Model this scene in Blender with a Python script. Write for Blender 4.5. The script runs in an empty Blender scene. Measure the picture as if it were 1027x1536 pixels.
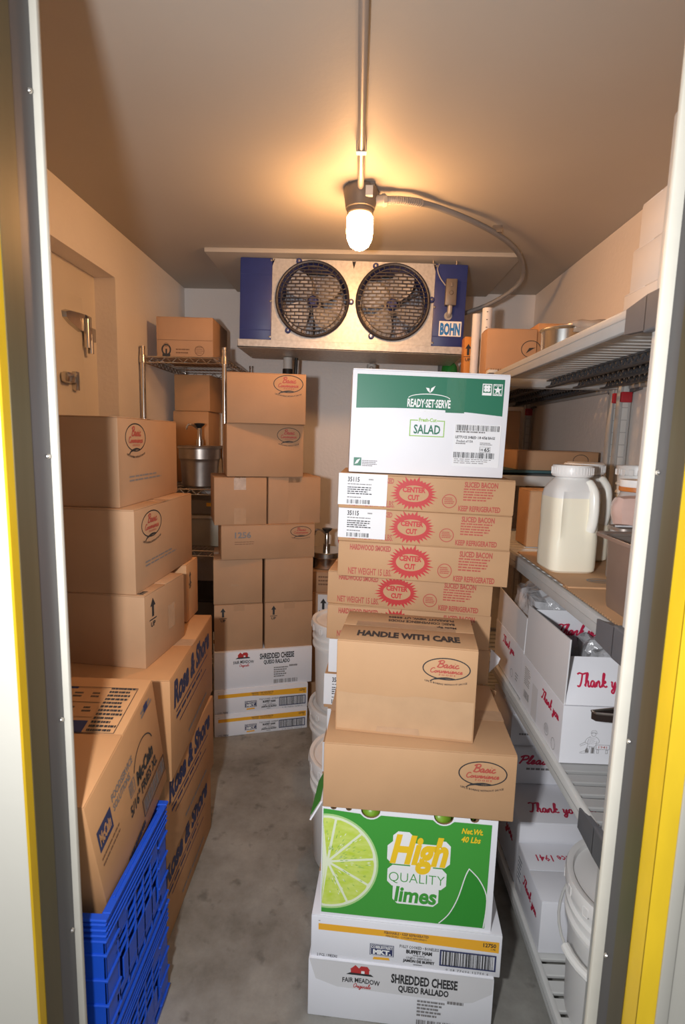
import bpy, bmesh, math, random
from mathutils import Matrix, Vector, Euler
random.seed(4)
S = bpy.context.scene
COL = S.collection
PI = math.pi

# ------------------------------------------------------------------ camera, world, lights, exposure
cam = bpy.data.cameras.new('camera'); co = bpy.data.objects.new('camera', cam); COL.objects.link(co)
cam.sensor_fit = 'HORIZONTAL'; cam.sensor_width = 24.0
cam.lens = 797.0 / 1027.0 * 24.0
cam.clip_start = 0.05; cam.clip_end = 60
PITCH, YAW, ROLL = 0.1383, -0.0231, 0.0257
fw = Vector((math.sin(YAW)*math.cos(PITCH), math.cos(YAW)*math.cos(PITCH), -math.sin(PITCH)))
rt0 = Vector((math.cos(YAW), -math.sin(YAW), 0)); dn0 = fw.cross(rt0)
rt = rt0*math.cos(ROLL) - dn0*math.sin(ROLL)
dn = rt0*math.sin(ROLL) + dn0*math.cos(ROLL)
up = -dn
co.matrix_world = Matrix(((rt.x, up.x, -fw.x, 0), (rt.y, up.y, -fw.y, 0), (rt.z, up.z, -fw.z, 1.5), (0, 0, 0, 1)))
cam.dof.use_dof = True; cam.dof.focus_distance = 1.9; cam.dof.aperture_fstop = 5.6
S.camera = co

w = bpy.data.worlds.new('world'); S.world = w; w.use_nodes = True
bg = w.node_tree.nodes['Background']; bg.inputs[0].default_value = (0.93, 0.96, 1.0, 1); bg.inputs[1].default_value = 0.52

fl = bpy.data.lights.new('camera_flash', 'AREA'); fl.shape = 'DISK'; fl.size = 0.07; fl.energy = 21.5; fl.color = (0.97, 0.98, 1.0)
fo = bpy.data.objects.new('camera_flash', fl); COL.objects.link(fo)
fo.location = (-0.21, 0.0, 1.53); fo.rotation_euler = (PI/2 - 0.06, 0, 0.0)

S.view_settings.view_transform = 'Standard'; S.view_settings.look = 'None'
S.view_settings.gamma = 1.0; S.view_settings.use_curve_mapping = False
S.view_settings.exposure = 0.10

# ------------------------------------------------------------------ materials
MATS = {}
def mat(name, col, rough=0.6, metal=0.0, noise=0.0, nscale=8.0, bump=0.0, bscale=60.0, spec=0.5, stretch=(1,1,1), emit=None, trans=0.0, col2=None, alpha=1.0, ior=1.45, sss=0.0, bdist=0.004):
    if name in MATS: return MATS[name]
    m = bpy.data.materials.new(name); m.use_nodes = True; nt = m.node_tree
    b = nt.nodes['Principled BSDF']
    b.inputs['Base Color'].default_value = (*col, 1); b.inputs['Roughness'].default_value = rough
    b.inputs['Metallic'].default_value = metal; b.inputs['Specular IOR Level'].default_value = spec
    b.inputs['IOR'].default_value = ior
    if trans: b.inputs['Transmission Weight'].default_value = trans
    if alpha < 1: b.inputs['Alpha'].default_value = alpha
    if sss:
        b.inputs['Subsurface Weight'].default_value = sss; b.inputs['Subsurface Radius'].default_value = (0.02, 0.015, 0.01)
    if emit:
        b.inputs['Emission Color'].default_value = (*emit[0], 1); b.inputs['Emission Strength'].default_value = emit[1]
    if noise or bump:
        tc = nt.nodes.new('ShaderNodeTexCoord'); mp = nt.nodes.new('ShaderNodeMapping'); mp.inputs['Scale'].default_value = stretch
        nt.links.new(tc.outputs['Object'], mp.inputs[0])
    if noise:
        n = nt.nodes.new('ShaderNodeTexNoise'); n.inputs['Scale'].default_value = nscale; n.inputs['Detail'].default_value = 5
        nt.links.new(mp.outputs[0], n.inputs['Vector'])
        r = nt.nodes.new('ShaderNodeMapRange'); r.inputs['From Min'].default_value = 0.3; r.inputs['From Max'].default_value = 0.7
        nt.links.new(n.outputs[0], r.inputs['Value'])
        mx = nt.nodes.new('ShaderNodeMix'); mx.data_type = 'RGBA'
        c2 = col2 if col2 else tuple(c*(1-noise) for c in col)
        mx.inputs[6].default_value = (*col, 1); mx.inputs[7].default_value = (*c2, 1)
        nt.links.new(r.outputs[0], mx.inputs[0]); nt.links.new(mx.outputs[2], b.inputs['Base Color'])
    if bump:
        n2 = nt.nodes.new('ShaderNodeTexNoise'); n2.inputs['Scale'].default_value = bscale; n2.inputs['Detail'].default_value = 4
        nt.links.new(mp.outputs[0], n2.inputs['Vector'])
        bp = nt.nodes.new('ShaderNodeBump'); bp.inputs['Strength'].default_value = bump; bp.inputs['Distance'].default_value = bdist
        nt.links.new(n2.outputs[0], bp.inputs['Height']); nt.links.new(bp.outputs[0], b.inputs['Normal'])
    MATS[name] = m; return m

KRAFT = (0.50, 0.295, 0.165)
M_kraft  = mat('kraft_cardboard', KRAFT, 0.62, 0, 0.13, 5.0, 0.10, 22.0, 0.35, bdist=0.006)
M_kraft2 = mat('kraft_cardboard_tan', (0.56, 0.33, 0.175), 0.62, 0, 0.12, 5.0, 0.10, 22.0, 0.35, bdist=0.006)
M_kraftR = mat('kraft_cardboard_orange', (0.56, 0.29, 0.13), 0.60, 0, 0.12, 5.0, 0.08, 22.0, 0.35, bdist=0.006)
M_edge   = mat('cardboard_edge', (0.30, 0.17, 0.085), 0.8, 0, 0.3, 120.0)
M_whitec = mat('white_carton', (0.83, 0.83, 0.87), 0.5, 0, 0.05, 4.0, 0.06, 20.0, 0.4)
M_whiteg = mat('white_carton_grey', (0.70, 0.69, 0.70), 0.55, 0, 0.06, 4.0, 0.06, 20.0, 0.4)
M_tape   = mat('clear_tape', (0.52, 0.33, 0.20), 0.13, 0, 0.1, 40.0, 0.15, 40.0, 0.6)
M_tapeg  = mat('clear_tape_on_green', (0.060, 0.21, 0.135), 0.12, 0, 0.1, 30.0, 0.2, 40.0, 0.6)
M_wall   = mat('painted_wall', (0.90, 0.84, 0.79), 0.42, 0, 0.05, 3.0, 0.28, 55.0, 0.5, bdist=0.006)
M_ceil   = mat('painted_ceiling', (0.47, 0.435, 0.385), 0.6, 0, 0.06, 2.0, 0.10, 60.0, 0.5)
M_out    = mat('outer_wall_paint', (0.46, 0.44, 0.385), 0.5, 0, 0.03, 6.0, 0.05, 60.0)
M_door   = mat('cooler_door_paint', (0.76, 0.69, 0.60), 0.45, 0, 0.06, 4.0, 0.04, 60.0)
M_gal    = mat('galvanised_steel', (0.66, 0.64, 0.61), 0.42, 0.5, 0.25, 60.0, 0.05, 60.0)
M_steel  = mat('stainless_steel', (0.62, 0.60, 0.57), 0.24, 1.0, 0.1, 20.0, 0.04, 60.0, stretch=(1,1,0.05))
M_steeld = mat('dull_stainless', (0.46, 0.41, 0.37), 0.38, 0.9, 0.15, 30.0)
M_jamb   = mat('jamb_steel', (0.13, 0.125, 0.13), 0.42, 0.6, 0.2, 14.0, 0.05, 40.0, stretch=(1,1,0.06))
M_jambo  = mat('jamb_steel_olive_reflection', (0.15, 0.125, 0.07), 0.40, 0.6, 0.3, 16.0, 0.06, 40.0, stretch=(1,1,0.06))  # plain steel; the kitchen's olive reflection is painted into the base colour
M_cream  = mat('cream_gasket', (0.74, 0.70, 0.60), 0.45, 0, 0.06, 20.0)
M_yel    = mat('yellow_tape', (0.86, 0.57, 0.02), 0.4, 0, 0.18, 14.0, 0.06, 40.0, stretch=(1,1,0.3))
M_blue   = mat('fan_blue_paint', (0.028, 0.045, 0.20), 0.42, 0, 0.12, 20.0)
M_guard  = mat('guard_black', (0.028, 0.026, 0.034), 0.42)
M_blade  = mat('aluminium_blade', (0.80, 0.77, 0.76), 0.42, 0.35, 0.15, 20.0)
M_fin    = mat('coil_fins', (0.62, 0.58, 0.60), 0.45, 0.3)
M_greyp  = mat('grey_pvc', (0.24, 0.235, 0.235), 0.45)
M_greyl  = mat('grey_conduit', (0.40, 0.385, 0.37), 0.42, 0.3)
M_greyb  = mat('grey_box', (0.20, 0.17, 0.145), 0.45, 0.3)
M_black  = mat('black_plastic', (0.018, 0.017, 0.017), 0.45)
M_chrome = mat('chrome_wire', (0.66, 0.62, 0.58), 0.2, 1.0)
M_shelf  = mat('shelf_polymer', (0.40, 0.40, 0.395), 0.45, 0, 0.08, 10.0)
M_shelfl = mat('shelf_polymer_pale', (0.62, 0.62, 0.60), 0.45, 0, 0.08, 10.0)
M_shelfd = mat('shelf_polymer_dark', (0.06, 0.062, 0.068), 0.5)
M_brack  = mat('shelf_bracket_grey', (0.115, 0.118, 0.13), 0.5, 0, 0.1, 20.0)
M_red    = mat('red_clip', (0.42, 0.02, 0.03), 0.4)
M_bucket = mat('bucket_plastic', (0.80, 0.79, 0.77), 0.38, 0, 0.04, 6.0, 0.02, 30.0, sss=0.05)
M_lidp   = mat('lid_plastic', (0.78, 0.76, 0.74), 0.35)
M_jug    = mat('jug_plastic', (0.88, 0.86, 0.79), 0.28, 0, 0.03, 5.0, sss=0.08)
M_dress  = mat('creamy_dressing', (0.88, 0.82, 0.66), 0.35, 0, 0.04, 5.0, sss=0.08)
M_jugup  = mat('jug_empty_plastic', (0.74, 0.725, 0.70), 0.3)
M_floor  = mat('concrete_floor', (0.34, 0.325, 0.29), 0.5, 0, 0.0, 1.0, 0.10, 40.0)
M_crate  = mat('blue_crate_plastic', (0.012, 0.085, 0.60), 0.35, 0, 0.08, 12.0)
M_pink   = mat('pink_meat_pack', (0.62, 0.42, 0.36), 0.25, 0, 0.15, 14.0, 0.2, 20.0)
M_film   = mat('plastic_film', (0.55, 0.55, 0.57), 0.18, 0, 0.35, 18.0, 0.6, 26.0, 0.7, bdist=0.02)
M_filmd  = mat('dark_film', (0.10, 0.09, 0.09), 0.2, 0, 0.3, 12.0, 0.5, 20.0)
M_tub    = mat('translucent_tub', (0.36, 0.31, 0.23), 0.4, 0, 0.1, 8.0)
M_teal   = mat('teal_board', (0.05, 0.12, 0.14), 0.5)
M_limeb  = mat('lime_green_print', (0.055, 0.33, 0.045), 0.42)
M_limed  = mat('lime_dark_green', (0.030, 0.27, 0.03), 0.42)
M_pith   = mat('lime_pith', (0.78, 0.84, 0.62), 0.45)
M_rind   = mat('lime_rind_print', (0.42, 0.66, 0.26), 0.45)
M_pulp   = mat('lime_pulp_print', (0.50, 0.66, 0.045), 0.45, 0, 0.35, 30.0, col2=(0.66, 0.76, 0.20), stretch=(1,1,2.5))
M_lime   = mat('lime_skin', (0.22, 0.42, 0.03), 0.35, 0, 0.2, 20.0, 0.15, 120.0)
M_salg   = mat('salad_green', (0.022, 0.165, 0.095), 0.42)
M_lgreen = mat('light_green_ink', (0.30, 0.52, 0.10), 0.5)
M_ink    = mat('black_ink', (0.03, 0.03, 0.032), 0.55)
M_inkg   = mat('grey_ink', (0.22, 0.21, 0.21), 0.55)
M_inkb   = mat('navy_ink', (0.032, 0.04, 0.115), 0.55)
M_inkr   = mat('red_ink', (0.50, 0.035, 0.035), 0.5)
M_inkr2  = mat('soft_red_ink', (0.44, 0.085, 0.06), 0.5)
M_inkm   = mat('crimson_ink', (0.55, 0.02, 0.07), 0.5)
M_inkbr  = mat('brown_ink', (0.20, 0.10, 0.05), 0.55)
M_orange = mat('orange_ink', (0.88, 0.44, 0.03), 0.45)
M_high   = mat('yellow_ink', (0.90, 0.58, 0.02), 0.45)
M_white  = mat('white_ink', (0.86, 0.86, 0.86), 0.45)
M_label  = mat('paper_label', (0.80, 0.80, 0.82), 0.45)
M_bohn   = mat('badge_blue', (0.02, 0.20, 0.60), 0.4)
M_orcart = mat('orange_carton', (0.66, 0.26, 0.05), 0.55, 0, 0.1, 6.0)
M_greenb = mat('green_bottle', (0.03, 0.28, 0.05), 0.25)
M_ycap   = mat('yellow_cap', (0.62, 0.46, 0.02), 0.35)
M_oil    = mat('pale_bottle', (0.55, 0.50, 0.38), 0.25)

# concrete: mottled grey with long darker scuffs
nt = M_floor.node_tree; b = nt.nodes['Principled BSDF']
tc = nt.nodes.new('ShaderNodeTexCoord')
n1 = nt.nodes.new('ShaderNodeTexNoise'); n1.inputs['Scale'].default_value = 3.2; n1.inputs['Detail'].default_value = 9; n1.inputs['Roughness'].default_value = 0.68
cr = nt.nodes.new('ShaderNodeValToRGB'); e = cr.color_ramp.elements
e[0].position = 0.30; e[0].color = (0.155, 0.145, 0.125, 1); e[1].position = 0.62; e[1].color = (0.34, 0.33, 0.30, 1)
nt.links.new(tc.outputs['Object'], n1.inputs['Vector']); nt.links.new(n1.outputs[0], cr.inputs[0])
vo = nt.nodes.new('ShaderNodeTexNoise'); vo.inputs['Scale'].default_value = 16; vo.inputs['Detail'].default_value = 3
mr = nt.nodes.new('ShaderNodeMapRange'); mr.inputs['From Min'].default_value = 0.28; mr.inputs['From Max'].default_value = 0.40
mr.inputs['To Min'].default_value = 0.62; mr.inputs['To Max'].default_value = 1.0
nt.links.new(tc.outputs['Object'], vo.inputs['Vector']); nt.links.new(vo.outputs[0], mr.inputs['Value'])
mm = nt.nodes.new('ShaderNodeMix'); mm.data_type = 'RGBA'; mm.blend_type = 'MULTIPLY'; mm.inputs[0].default_value = 1
nt.links.new(cr.outputs[0], mm.inputs[6]); nt.links.new(mr.outputs[0], mm.inputs[7]); nt.links.new(mm.outputs[2], b.inputs['Base Color'])

# ------------------------------------------------------------------ mesh helpers
def link(name, bm, mats, parent=None, smooth=False, kind=None, label=None, auto=None):
    me = bpy.data.meshes.new(name)
    bmesh.ops.recalc_face_normals(bm, faces=bm.faces) if auto != 'keep' else None
    bm.to_mesh(me); bm.free()
    for m in (mats if isinstance(mats, (list, tuple)) else [mats]): me.materials.append(m)
    if smooth:
        for p in me.polygons: p.use_smooth = True
        try: me.set_sharp_from_angle(angle=math.radians(35))
        except Exception: pass
    o = bpy.data.objects.new(name, me); COL.objects.link(o)
    if parent is not None: o.parent = parent
    if kind: o['kind'] = kind
    if label: o['label'] = label
    return o
def thing(name, label, cat, loc=(0,0,0), rot=None, group=None):
    o = bpy.data.objects.new(name, None); COL.objects.link(o); o.location = loc
    o.empty_display_size = 0.05
    if rot is not None: o.rotation_euler = rot
    o['label'] = label; o['category'] = cat
    if group: o['group'] = group
    return o
def tag(o, label, cat, group=None):
    o['label'] = label; o['category'] = cat
    if group: o['group'] = group
    return o
def B(bm, lo, hi, bev=0.0, mi=0, seg=2, M=None):
    lo = Vector(lo); hi = Vector(hi); c = (lo+hi)/2; s = hi-lo
    g = bmesh.ops.create_cube(bm, size=1.0); vs = g['verts']
    for v in vs: v.co = Vector((v.co.x*s.x, v.co.y*s.y, v.co.z*s.z)) + c
    fs = set(f for v in vs for f in v.link_faces)
    if bev > 0:
        es = list(set(e for v in vs for e in v.link_edges))
        r = bmesh.ops.bevel(bm, geom=es, offset=bev, segments=seg, affect='EDGES', profile=0.5)
        fs = set(r['faces']) | set(f for f in fs if f.is_valid)
        vs = list(set(v for f in fs for v in f.verts))
    for f in fs: f.material_index = mi
    if M is not None:
        for v in vs: v.co = M @ v.co
    return vs
def box(name, lo, hi, m, parent=None, bev=0.0, M=None, **k):
    bm = bmesh.new(); B(bm, lo, hi, bev, 0, 2, M); return link(name, bm, m, parent, smooth=bev > 0, **k)
def tube(bm, pts, r, n=8, mi=0, caps=True, closed=False):
    pts = [Vector(p) for p in pts]; rings = []; N = len(pts)
    prev = None
    for i, p in enumerate(pts):
        a = pts[(i-1) % N] if (closed or i > 0) else pts[i]
        c = pts[(i+1) % N] if (closed or i < N-1) else pts[i]
        t = (c-a).normalized()
        if prev is None:
            x = t.orthogonal().normalized()
        else:
            x = (prev - t*prev.dot(t)).normalized()
        prev = x; y = t.cross(x)
        rr = r[i] if isinstance(r, (list, tuple)) else r
        rings.append([bm.verts.new(p + (x*math.cos(2*PI*k/n) + y*math.sin(2*PI*k/n))*rr) for k in range(n)])
    rng = range(N) if closed else range(N-1)
    for i in rng:
        A, C = rings[i], rings[(i+1) % N]
        for k in range(n):
            f = bm.faces.new((A[k], A[(k+1) % n], C[(k+1) % n], C[k])); f.material_index = mi
    if caps and not closed:
        for R_ in (rings[0][::-1], rings[-1]):
            f = bm.faces.new(R_); f.material_index = mi
def lathe(bm, prof, n=40, c=(0,0,0), mi=0, M=None):
    rings = []; c = Vector(c)
    for r, z in prof:
        if r < 1e-6: rings.append([bm.verts.new(c + Vector((0, 0, z)))])
        else: rings.append([bm.verts.new(c + Vector((r*math.cos(2*PI*k/n), r*math.sin(2*PI*k/n), z))) for k in range(n)])
    if M is not None:
        for R_ in rings:
            for v in R_: v.co = M @ v.co
    for A, C in zip(rings, rings[1:]):
        for k in range(n):
            k2 = (k+1) % n
            if len(A) == 1 and len(C) == 1: continue
            if len(A) == 1: f = bm.faces.new((A[0], C[k2], C[k]))
            elif len(C) == 1: f = bm.faces.new((A[k], A[k2], C[0]))
            else: f = bm.faces.new((A[k], A[k2], C[k2], C[k]))
            f.material_index = mi
def smooth_path(P, n=8):
    P = [Vector(p) for p in P]; out = []
    for i in range(len(P)-1):
        p0 = P[max(i-1, 0)]; p1 = P[i]; p2 = P[i+1]; p3 = P[min(i+2, len(P)-1)]
        for k in range(n):
            t = k/n
            out.append(0.5*((2*p1) + (p2-p0)*t + (2*p0-5*p1+4*p2-p3)*t*t + (3*p1-p0-3*p2+p3)*t**3))
    out.append(P[-1]); return out

# ------------------------------------------------------------------ print helpers: 2D ink shapes collected, then laid on a face
_tc = {}
def text2d(s, bold=0.0, shear=0.0, res=3, space=1.0):
    key = (s, bold, shear, res, space)
    if key in _tc: return _tc[key]
    c = bpy.data.curves.new('t', 'FONT'); c.body = s; c.size = 1; c.resolution_u = res; c.shear = shear
    c.offset = bold; c.fill_mode = 'FRONT'; c.space_character = space; c.align_x = 'CENTER'
    o = bpy.data.objects.new('t', c); me = o.to_mesh()
    vs = [(v.co.x, v.co.y) for v in me.vertices]; fs = [tuple(p.vertices) for p in me.polygons]
    o.to_mesh_clear(); bpy.data.objects.remove(o); bpy.data.curves.remove(c)
    if not vs: vs = [(0,0)]
    x0 = min(v[0] for v in vs); x1 = max(v[0] for v in vs); y0 = min(v[1] for v in vs); y1 = max(v[1] for v in vs)
    vs = [((x-x0)/max(x1-x0, 1e-6), (y-y0)/max(y1-y0, 1e-6)) for x, y in vs]
    _tc[key] = (vs, fs); return vs, fs
# hand-drawn script glyphs: strokes in a 1-high box (x height 0.45)
GL = {
 'T': (0.62, [[(0.02,0.9),(0.2,1.0),(0.45,0.93),(0.72,1.02)], [(0.42,0.95),(0.36,0.5),(0.25,0.08),(0.12,0.0),(0.03,0.08)]]),
 'h': (0.42, [[(-0.02,0.06),(0.12,0.4),(0.24,0.95),(0.14,0.98),(0.07,0.4),(0.04,0.0)], [(0.05,0.18),(0.17,0.44),(0.26,0.38),(0.24,0.08),(0.32,0.0),(0.44,0.12)]]),
 'a': (0.42, [[(0.30,0.38),(0.16,0.45),(0.03,0.25),(0.08,0.02),(0.2,0.06),(0.31,0.42),(0.28,0.08),(0.34,0.0),(0.44,0.1)]]),
 'n': (0.46, [[(0.0,0.1),(0.07,0.4),(0.05,0.0),(0.08,0.2),(0.2,0.44),(0.28,0.36),(0.27,0.08),(0.35,0.0),(0.47,0.12)]]),
 'k': (0.42, [[(-0.02,0.06),(0.12,0.4),(0.24,0.95),(0.14,0.98),(0.07,0.4),(0.04,0.0)], [(0.06,0.16),(0.22,0.45),(0.3,0.36),(0.1,0.22),(0.26,0.02),(0.42,0.1)]]),
 'y': (0.42, [[(0.0,0.35),(0.07,0.42),(0.05,0.1),(0.16,0.02),(0.3,0.42),(0.26,-0.1),(0.12,-0.42),(0.0,-0.3),(0.16,-0.08),(0.44,0.1)]]),
 'o': (0.38, [[(0.2,0.44),(0.05,0.3),(0.06,0.04),(0.2,0.0),(0.3,0.2),(0.22,0.43),(0.26,0.34),(0.42,0.34)]]),
 'u': (0.44, [[(0.0,0.32),(0.07,0.42),(0.05,0.08),(0.15,0.0),(0.28,0.4),(0.27,0.08),(0.34,0.0),(0.46,0.12)]]),
 'f': (0.32, [[(0.0,0.08),(0.16,0.4),(0.28,0.9),(0.18,0.98),(0.12,0.5),(0.08,-0.35),(0.14,-0.4),(0.18,0.05),(0.34,0.12)]]),
 'r': (0.34, [[(0.0,0.1),(0.1,0.46),(0.14,0.38),(0.26,0.38),(0.22,0.1),(0.3,0.0),(0.38,0.1)]]),
 'B': (0.60, [[(0.2,0.92),(0.16,0.4),(0.06,0.0)], [(0.0,0.78),(0.2,0.98),(0.48,0.96),(0.5,0.68),(0.2,0.52),(0.5,0.46),(0.52,0.14),(0.3,0.0),(0.06,0.06)]]),
 's': (0.34, [[(0.0,0.08),(0.2,0.46),(0.27,0.16),(0.16,-0.01),(0.04,0.08)], [(0.18,0.0),(0.36,0.1)]]),
 'i': (0.24, [[(0.0,0.1),(0.1,0.43),(0.07,0.08),(0.14,0.0),(0.26,0.1)], [(0.13,0.62),(0.15,0.66)]]),
 'c': (0.34, [[(0.26,0.36),(0.16,0.45),(0.03,0.24),(0.08,0.02),(0.2,0.0),(0.36,0.14)]]),
 'C': (0.58, [[(0.5,0.8),(0.38,0.98),(0.1,0.8),(0.02,0.35),(0.16,0.02),(0.36,0.02),(0.58,0.2)]]),
 'v': (0.38, [[(0.0,0.34),(0.08,0.42),(0.1,0.02),(0.26,0.2),(0.28,0.44),(0.4,0.36)]]),
 'e': (0.34, [[(0.02,0.14),(0.2,0.26),(0.22,0.43),(0.1,0.42),(0.04,0.16),(0.14,0.0),(0.36,0.14)]]),
 'O': (0.60, [[(0.36,0.98),(0.08,0.72),(0.06,0.22),(0.24,0.0),(0.5,0.3),(0.5,0.8),(0.34,0.98)]]),
 'g': (0.42, [[(0.30,0.38),(0.16,0.45),(0.03,0.25),(0.08,0.02),(0.2,0.06),(0.31,0.42),(0.26,-0.1),(0.12,-0.42),(0.0,-0.3),(0.16,-0.08),(0.44,0.1)]]),
 'P': (0.56, [[(0.2,0.92),(0.16,0.4),(0.06,-0.02)], [(0.0,0.78),(0.2,0.98),(0.5,0.94),(0.5,0.6),(0.2,0.46)]]),
 'l': (0.26, [[(-0.02,0.06),(0.14,0.4),(0.26,0.95),(0.16,0.98),(0.08,0.4),(0.1,0.0),(0.28,0.12)]]),
 'p': (0.42, [[(0.0,0.2),(0.1,0.44),(0.02,-0.4)], [(0.06,0.2),(0.2,0.45),(0.32,0.3),(0.26,0.04),(0.08,0.06)], [(0.2,0.02),(0.42,0.12)]]),
 'R': (0.60, [[(0.2,0.92),(0.16,0.4),(0.06,-0.02)], [(0.0,0.78),(0.2,0.98),(0.5,0.94),(0.5,0.6),(0.2,0.46),(0.5,0.02),(0.62,0.1)]]),
 'S': (0.5, [[(0.44,0.85),(0.28,0.98),(0.14,0.78),(0.4,0.4),(0.36,0.08),(0.14,0.0),(0.0,0.15)]]),
 ' ': (0.32, [])}
class Print:
    """2D ink on a face: u to the right, v up, metres."""
    def __init__(s): s.V = []; s.F = []; s.I = []; s.mats = []; s.layer = 0.0
    def mi(s, m):
        if m not in s.mats: s.mats.append(m)
        return s.mats.index(m)
    def poly(s, pts, m, new=True):
        if new: s.layer += 0.00006
        k = len(s.V); s.V += [(p[0], p[1], s.layer) for p in pts]; s.F.append(tuple(range(k, k+len(pts)))); s.I.append(s.mi(m))
    def rect(s, u0, v0, u1, v1, m, new=True): s.poly([(u0,v0),(u1,v0),(u1,v1),(u0,v1)], m, new)
    def frame(s, u0, v0, u1, v1, t, m):
        s.layer += 0.00006
        for r in ((u0,v0,u1,v0+t),(u0,v1-t,u1,v1),(u0,v0+t,u0+t,v1-t),(u1-t,v0+t,u1,v1-t)): s.rect(*r, m, new=False)
    def text(s, t, u0, v0, u1, v1, m, bold=0.01, shear=0.0, flip=False, res=2, fn=None, space=1.0):
        s.layer += 0.00006
        vs, fs = text2d(t, bold, shear, res, space); k = len(s.V)
        for x, y in vs:
            if flip: x, y = 1-x, 1-y
            p = (u0+(u1-u0)*x, v0+(v1-v0)*y)
            if fn: p = fn(*p)
            s.V.append((p[0], p[1], s.layer))
        i = s.mi(m)
        for f in fs: s.F.append(tuple(a+k for a in f)); s.I.append(i)
    def lines(s, u0, v0, u1, v1, n, m, seed=1, fill=0.55):
        """n rows of tiny illegible print"""
        rnd = random.Random(seed); s.layer += 0.00006; dv = (v1-v0)/n
        for i in range(n):
            u = u0; end = u1 - (u1-u0)*rnd.uniform(0, 0.35)
            while u < end:
                wl = rnd.uniform(0.04, 0.14)*(u1-u0)
                s.rect(u, v1-(i+fill)*dv, min(u+wl, end), v1-i*dv, m, new=False); u += wl*1.22
    def ellipse(s, cu, cv, ru, rv, m, n=40, clip=None):
        pts = [(cu+ru*math.cos(2*PI*k/n), cv+rv*math.sin(2*PI*k/n)) for k in range(n)]
        if clip: pts = clip(pts)
        s.poly(pts, m)
    def ring(s, cu, cv, ru, rv, t, m, n=48, a0=0.0, a1=2*PI):
        s.layer += 0.00006
        for k in range(n):
            a = a0+(a1-a0)*k/n; b_ = a0+(a1-a0)*(k+1)/n
            s.poly([(cu+ru*math.cos(a), cv+rv*math.sin(a)), (cu+ru*math.cos(b_), cv+rv*math.sin(b_)),
                    (cu+(ru-t)*math.cos(b_), cv+(rv-t)*math.sin(b_)), (cu+(ru-t)*math.cos(a), cv+(rv-t)*math.sin(a))], m, new=False)
    def stroke(s, pts, t, m, sm=4, new=True, taper=False):
        if new: s.layer += 0.00006
        P = smooth_path([(p[0], p[1], 0) for p in pts], sm) if sm > 1 else [Vector((p[0], p[1], 0)) for p in pts]
        L = []; R_ = []
        for i, p in enumerate(P):
            d = P[min(i+1, len(P)-1)] - P[max(i-1, 0)]
            if d.length < 1e-9: d = Vector((1, 0, 0))
            d.normalize(); nn = Vector((-d.y, d.x, 0)); tt = t
            if taper: tt = t*(0.15+0.85*math.sin(PI*min(1, max(0, i/(len(P)-1)))))
            L.append(p+nn*tt/2); R_.append(p-nn*tt/2)
        base = s.layer
        for i in range(len(P)-1):
            s.layer = base + 0.000008*(i % 24)      # keep crossing strokes off one plane
            s.poly([(L[i].x,L[i].y),(L[i+1].x,L[i+1].y),(R_[i+1].x,R_[i+1].y),(R_[i].x,R_[i].y)], m, new=False)
        s.layer = base
    def script(s, t, u0, v0, u1, h, m, wt=0.1, slant=0.18, fn=None):
        """joined handwriting: baseline v0, capital height h, fitted between u0 and u1"""
        s.layer += 0.00006
        W = sum(GL[c][0] for c in t); k = (u1-u0)/W; x = 0
        for c in t:
            for st in GL[c][1]:
                P = [(u0+(x+a+slant*b_)*k, v0+b_*h) for a, b_ in st]
                if fn: P = [fn(*p) for p in P]
                s.stroke(P, wt*h, m, 3, new=False)
            x += GL[c][0]
    def barcode(s, u0, v0, u1, v1, m, seed=1, n=34):
        rnd = random.Random(seed); s.layer += 0.00006; ws = [rnd.choice((1,1,2,3)) for _ in range(2*n)]; T = sum(ws); u = u0
        for i, q in enumerate(ws):
            q = q*(u1-u0)/T
            if i % 2 == 0: s.rect(u, v0, u+q, v1, m, new=False)
            u += q
    def star(s, cu, cv, r1, r2, n, m, su=1.0, rot=PI/2):
        s.poly([(cu+su*(r1 if k % 2 == 0 else r2)*math.cos(rot+PI*k/n), cv+(r1 if k % 2 == 0 else r2)*math.sin(rot+PI*k/n)) for k in range(2*n)], m)
    def build(s, name, parent, face, dims, off=0.0006, label=None):
        """face: F front, R right, L left, T top, of a w x d x h block whose front-left-bottom corner is the origin"""
        w_, d_, h_ = dims
        fr = {'F': ((0,-off,0),(1,0,0),(0,0,1),(0,-1,0)), 'R': ((w_+off,0,0),(0,1,0),(0,0,1),(1,0,0)),
              'L': ((-off,d_,0),(0,-1,0),(0,0,1),(-1,0,0)), 'T': ((0,0,h_+off),(1,0,0),(0,1,0),(0,0,1)),
              'B': ((0,d_+off,0),(-1,0,0),(0,0,1),(0,1,0))}
        O, U, V_, N = [Vector(q) for q in (fr[face] if isinstance(face, str) else face)]
        me = bpy.data.meshes.new(name)
        me.from_pydata([O+U*a+V_*b_+N*c for a, b_, c in s.V], [], s.F)
        for m in s.mats: me.materials.append(m)
        for p, i in zip(me.polygons, s.I): p.material_index = i
        o = bpy.data.objects.new(name, me); COL.objects.link(o); o.parent = parent
        if label: o['label'] = label
        return o

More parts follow.
